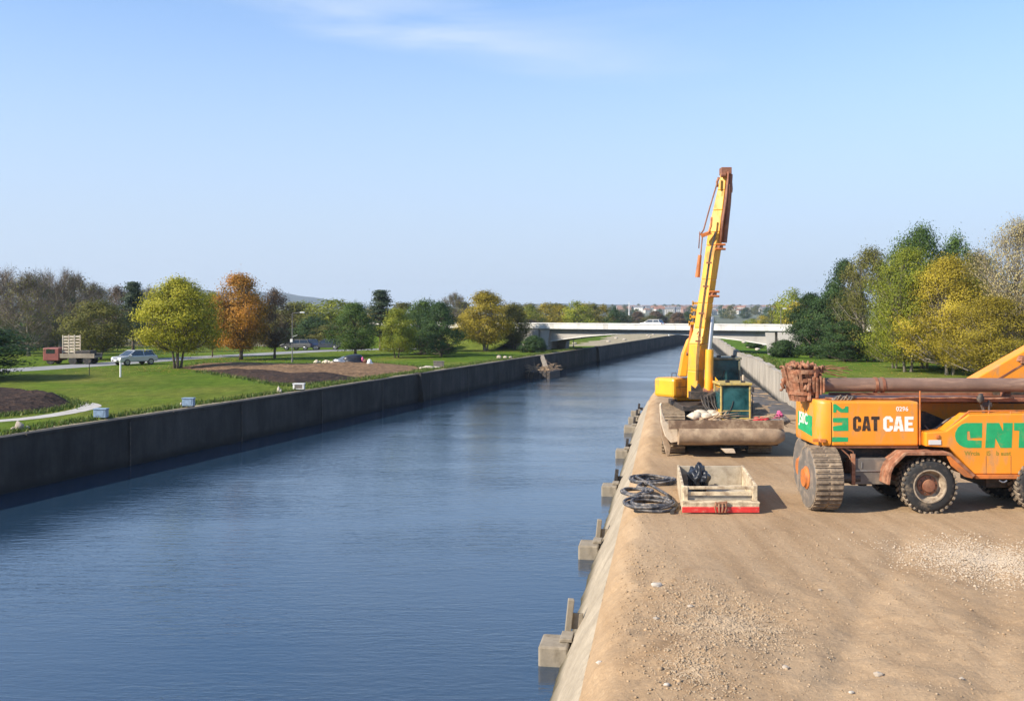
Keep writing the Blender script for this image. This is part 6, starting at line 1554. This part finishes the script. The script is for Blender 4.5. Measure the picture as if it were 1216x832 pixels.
for i in range(70):
    d = rr.uniform(600, 2300); px = rr.uniform(715, 955); tm, cm, H, R = PROTO[rr.choice(('far_dark', 'far_olive'))]; x = P(px, 0, d).x
    o = empty('tree', (x, d, zfar(x, d)), 'tiny tree among the houses of the distant town', 'tree', 'trees of the distant town', rr.uniform(0, 6)); k = rr.uniform(.7, 1.2); o.scale = (k * 1.3, k * 1.3, k)
    c = bpy.data.objects.new('crown', cm); COL.objects.link(c); c.parent = o
x = P(747, 0, 900).x; z_ = zfar(x, 900); o = empty('radio_mast', (x, 900, z_), 'thin pale mast rising over the distant town', 'mast')
MB().tube([Vector((x, 900, z_)), Vector((x, 900, z_ + 15))], [.6, .25], 8).build('mast_pole', m_white, o); MB().box((x, 900, z_ + 13), (1.6, 1.6, .5)).build('antenna', m_white, o)

# ------------------------------------------------------------------ rough grass and fallen leaves
def blades(name, pts, hmin, hmax, mat, seed, lean=.35, flat=False):
    rng = np.random.default_rng(seed); n = len(pts); p = np.array(pts)
    th = rng.uniform(0, 6.283, n); h = rng.uniform(hmin, hmax, n); wd = h * (.28 if not flat else .5)
    u = np.stack([np.cos(th), np.sin(th), np.zeros(n)], 1); tip = np.stack([rng.normal(0, lean, n), rng.normal(0, lean, n), np.ones(n)], 1)
    if flat: tip = np.stack([-np.sin(th), np.cos(th), rng.uniform(.0, .4, n)], 1)
    a = p - u * wd[:, None]; b_ = p + u * wd[:, None]; c = p + tip * h[:, None]; m_ = (a + c) / 2 + u * wd[:, None] * .3
    V = np.stack([a, b_, c, m_], 1).reshape(-1, 3)
    me = bpy.data.meshes.new(name); me.from_pydata(V.tolist(), [], [(4 * i, 4 * i + 1, 4 * i + 2, 4 * i + 3) for i in range(n)]); me.materials.append(mat)
    at_ = me.attributes.new('tint', 'FLOAT', 'POINT'); at_.data.foreach_set('value', np.repeat(rng.uniform(0, 1, n), 4).astype(np.float32))
    o = bpy.data.objects.new(name, me); COL.objects.link(o); o['kind'] = 'stuff'; return o
m_tuft = mat_leaf('grass_blades', (.05, .095, .012), (.085, .145, .018), (.19, .18, .05), .2)
m_fallen = mat_leaf('fallen_leaves', (.16, .09, .03), (.30, .19, .04), (.42, .30, .06), .1)
rng = np.random.default_rng(7); pts = []
for i in range(16000):
    d = rng.uniform(32, 150) ** 1; o_ = 1.3 + abs(rng.normal(0, 1)) * .6 + .5 * noise.noise(Vector((d * .22, 1, 0))); pts.append((Lx(d) - o_, d, LAWN))
for i in range(5000):
    d = rng.uniform(60, 130); pts.append((Rx(d) + .5 + abs(rng.normal(0, .8)), d, zr(d)))
for (ring, n_) in (([(212, 437), (240, 431), (294, 431.5), (348, 432.5), (404, 431.5), (445, 430.5), (497, 435), (506, 438.5), (470, 444.5), (420, 449.5), (378, 452)], 2500), ([(236, 441), (262, 444.5), (296, 450), (330, 456.5), (352, 458), (398, 453.5)], 2200), ([(-60, 464), (-5, 465.5), (30, 467), (62, 471.5), (86, 478), (88, 481), (70, 486), (40, 490), (0, 494), (-60, 500)], 3500)):
    q = [at(x, y, LAWN) for x, y in ring]
    for i in range(n_):
        k = rng.integers(0, len(q) - 1); p = q[k].lerp(q[k + 1], rng.uniform(0, 1)); pts.append((p.x + rng.normal(0, .35), p.y + rng.normal(0, .5), LAWN))
blades('grass_tufts', pts, .07, .24, m_tuft, 3)
pts = []
for cx, d, r_, n_ in ((210, 95, 6, 1800), (286, 112, 5, 1500), (252, 120, 4, 500), (471, 117, 4, 500), (577, 139, 6, 900), (116, 112, 5, 500)):
    for i in range(n_): pts.append(((cx - 608) * d / F + rng.normal(.8, r_ * .7), d + rng.normal(0, r_ * .7), LAWN + .03))
for i in range(2600): x = rng.uniform(16, 42); d = rng.uniform(66, 100); pts.append((max(x, Rx(d) + .6), d, zr(d) + .03))
pts = [p for p in pts if not (p[0] < 12 and p[0] > Lx(p[1]) - .6)]
blades('fallen_leaves', pts, .07, .15, m_fallen, 5, flat=True)
# ------------------------------------------------------------------ air
mh = bpy.data.materials.new('haze_air'); mh.use_nodes = True; t = mh.node_tree; t.nodes.remove(t.nodes['Principled BSDF'])
pv = N(t, 'VolumePrincipled'); pv.inputs['Color'].default_value = (.80, .91, 1, 1); pv.inputs['Density'].default_value = .00015; pv.inputs['Anisotropy'].default_value = .2
t.links.new(pv.outputs[0], t.nodes['Material Output'].inputs['Volume'])
tag(MB().box((0, 2100, 60), (9400, 4500, 130)).build('haze', mh), kind='stuff')
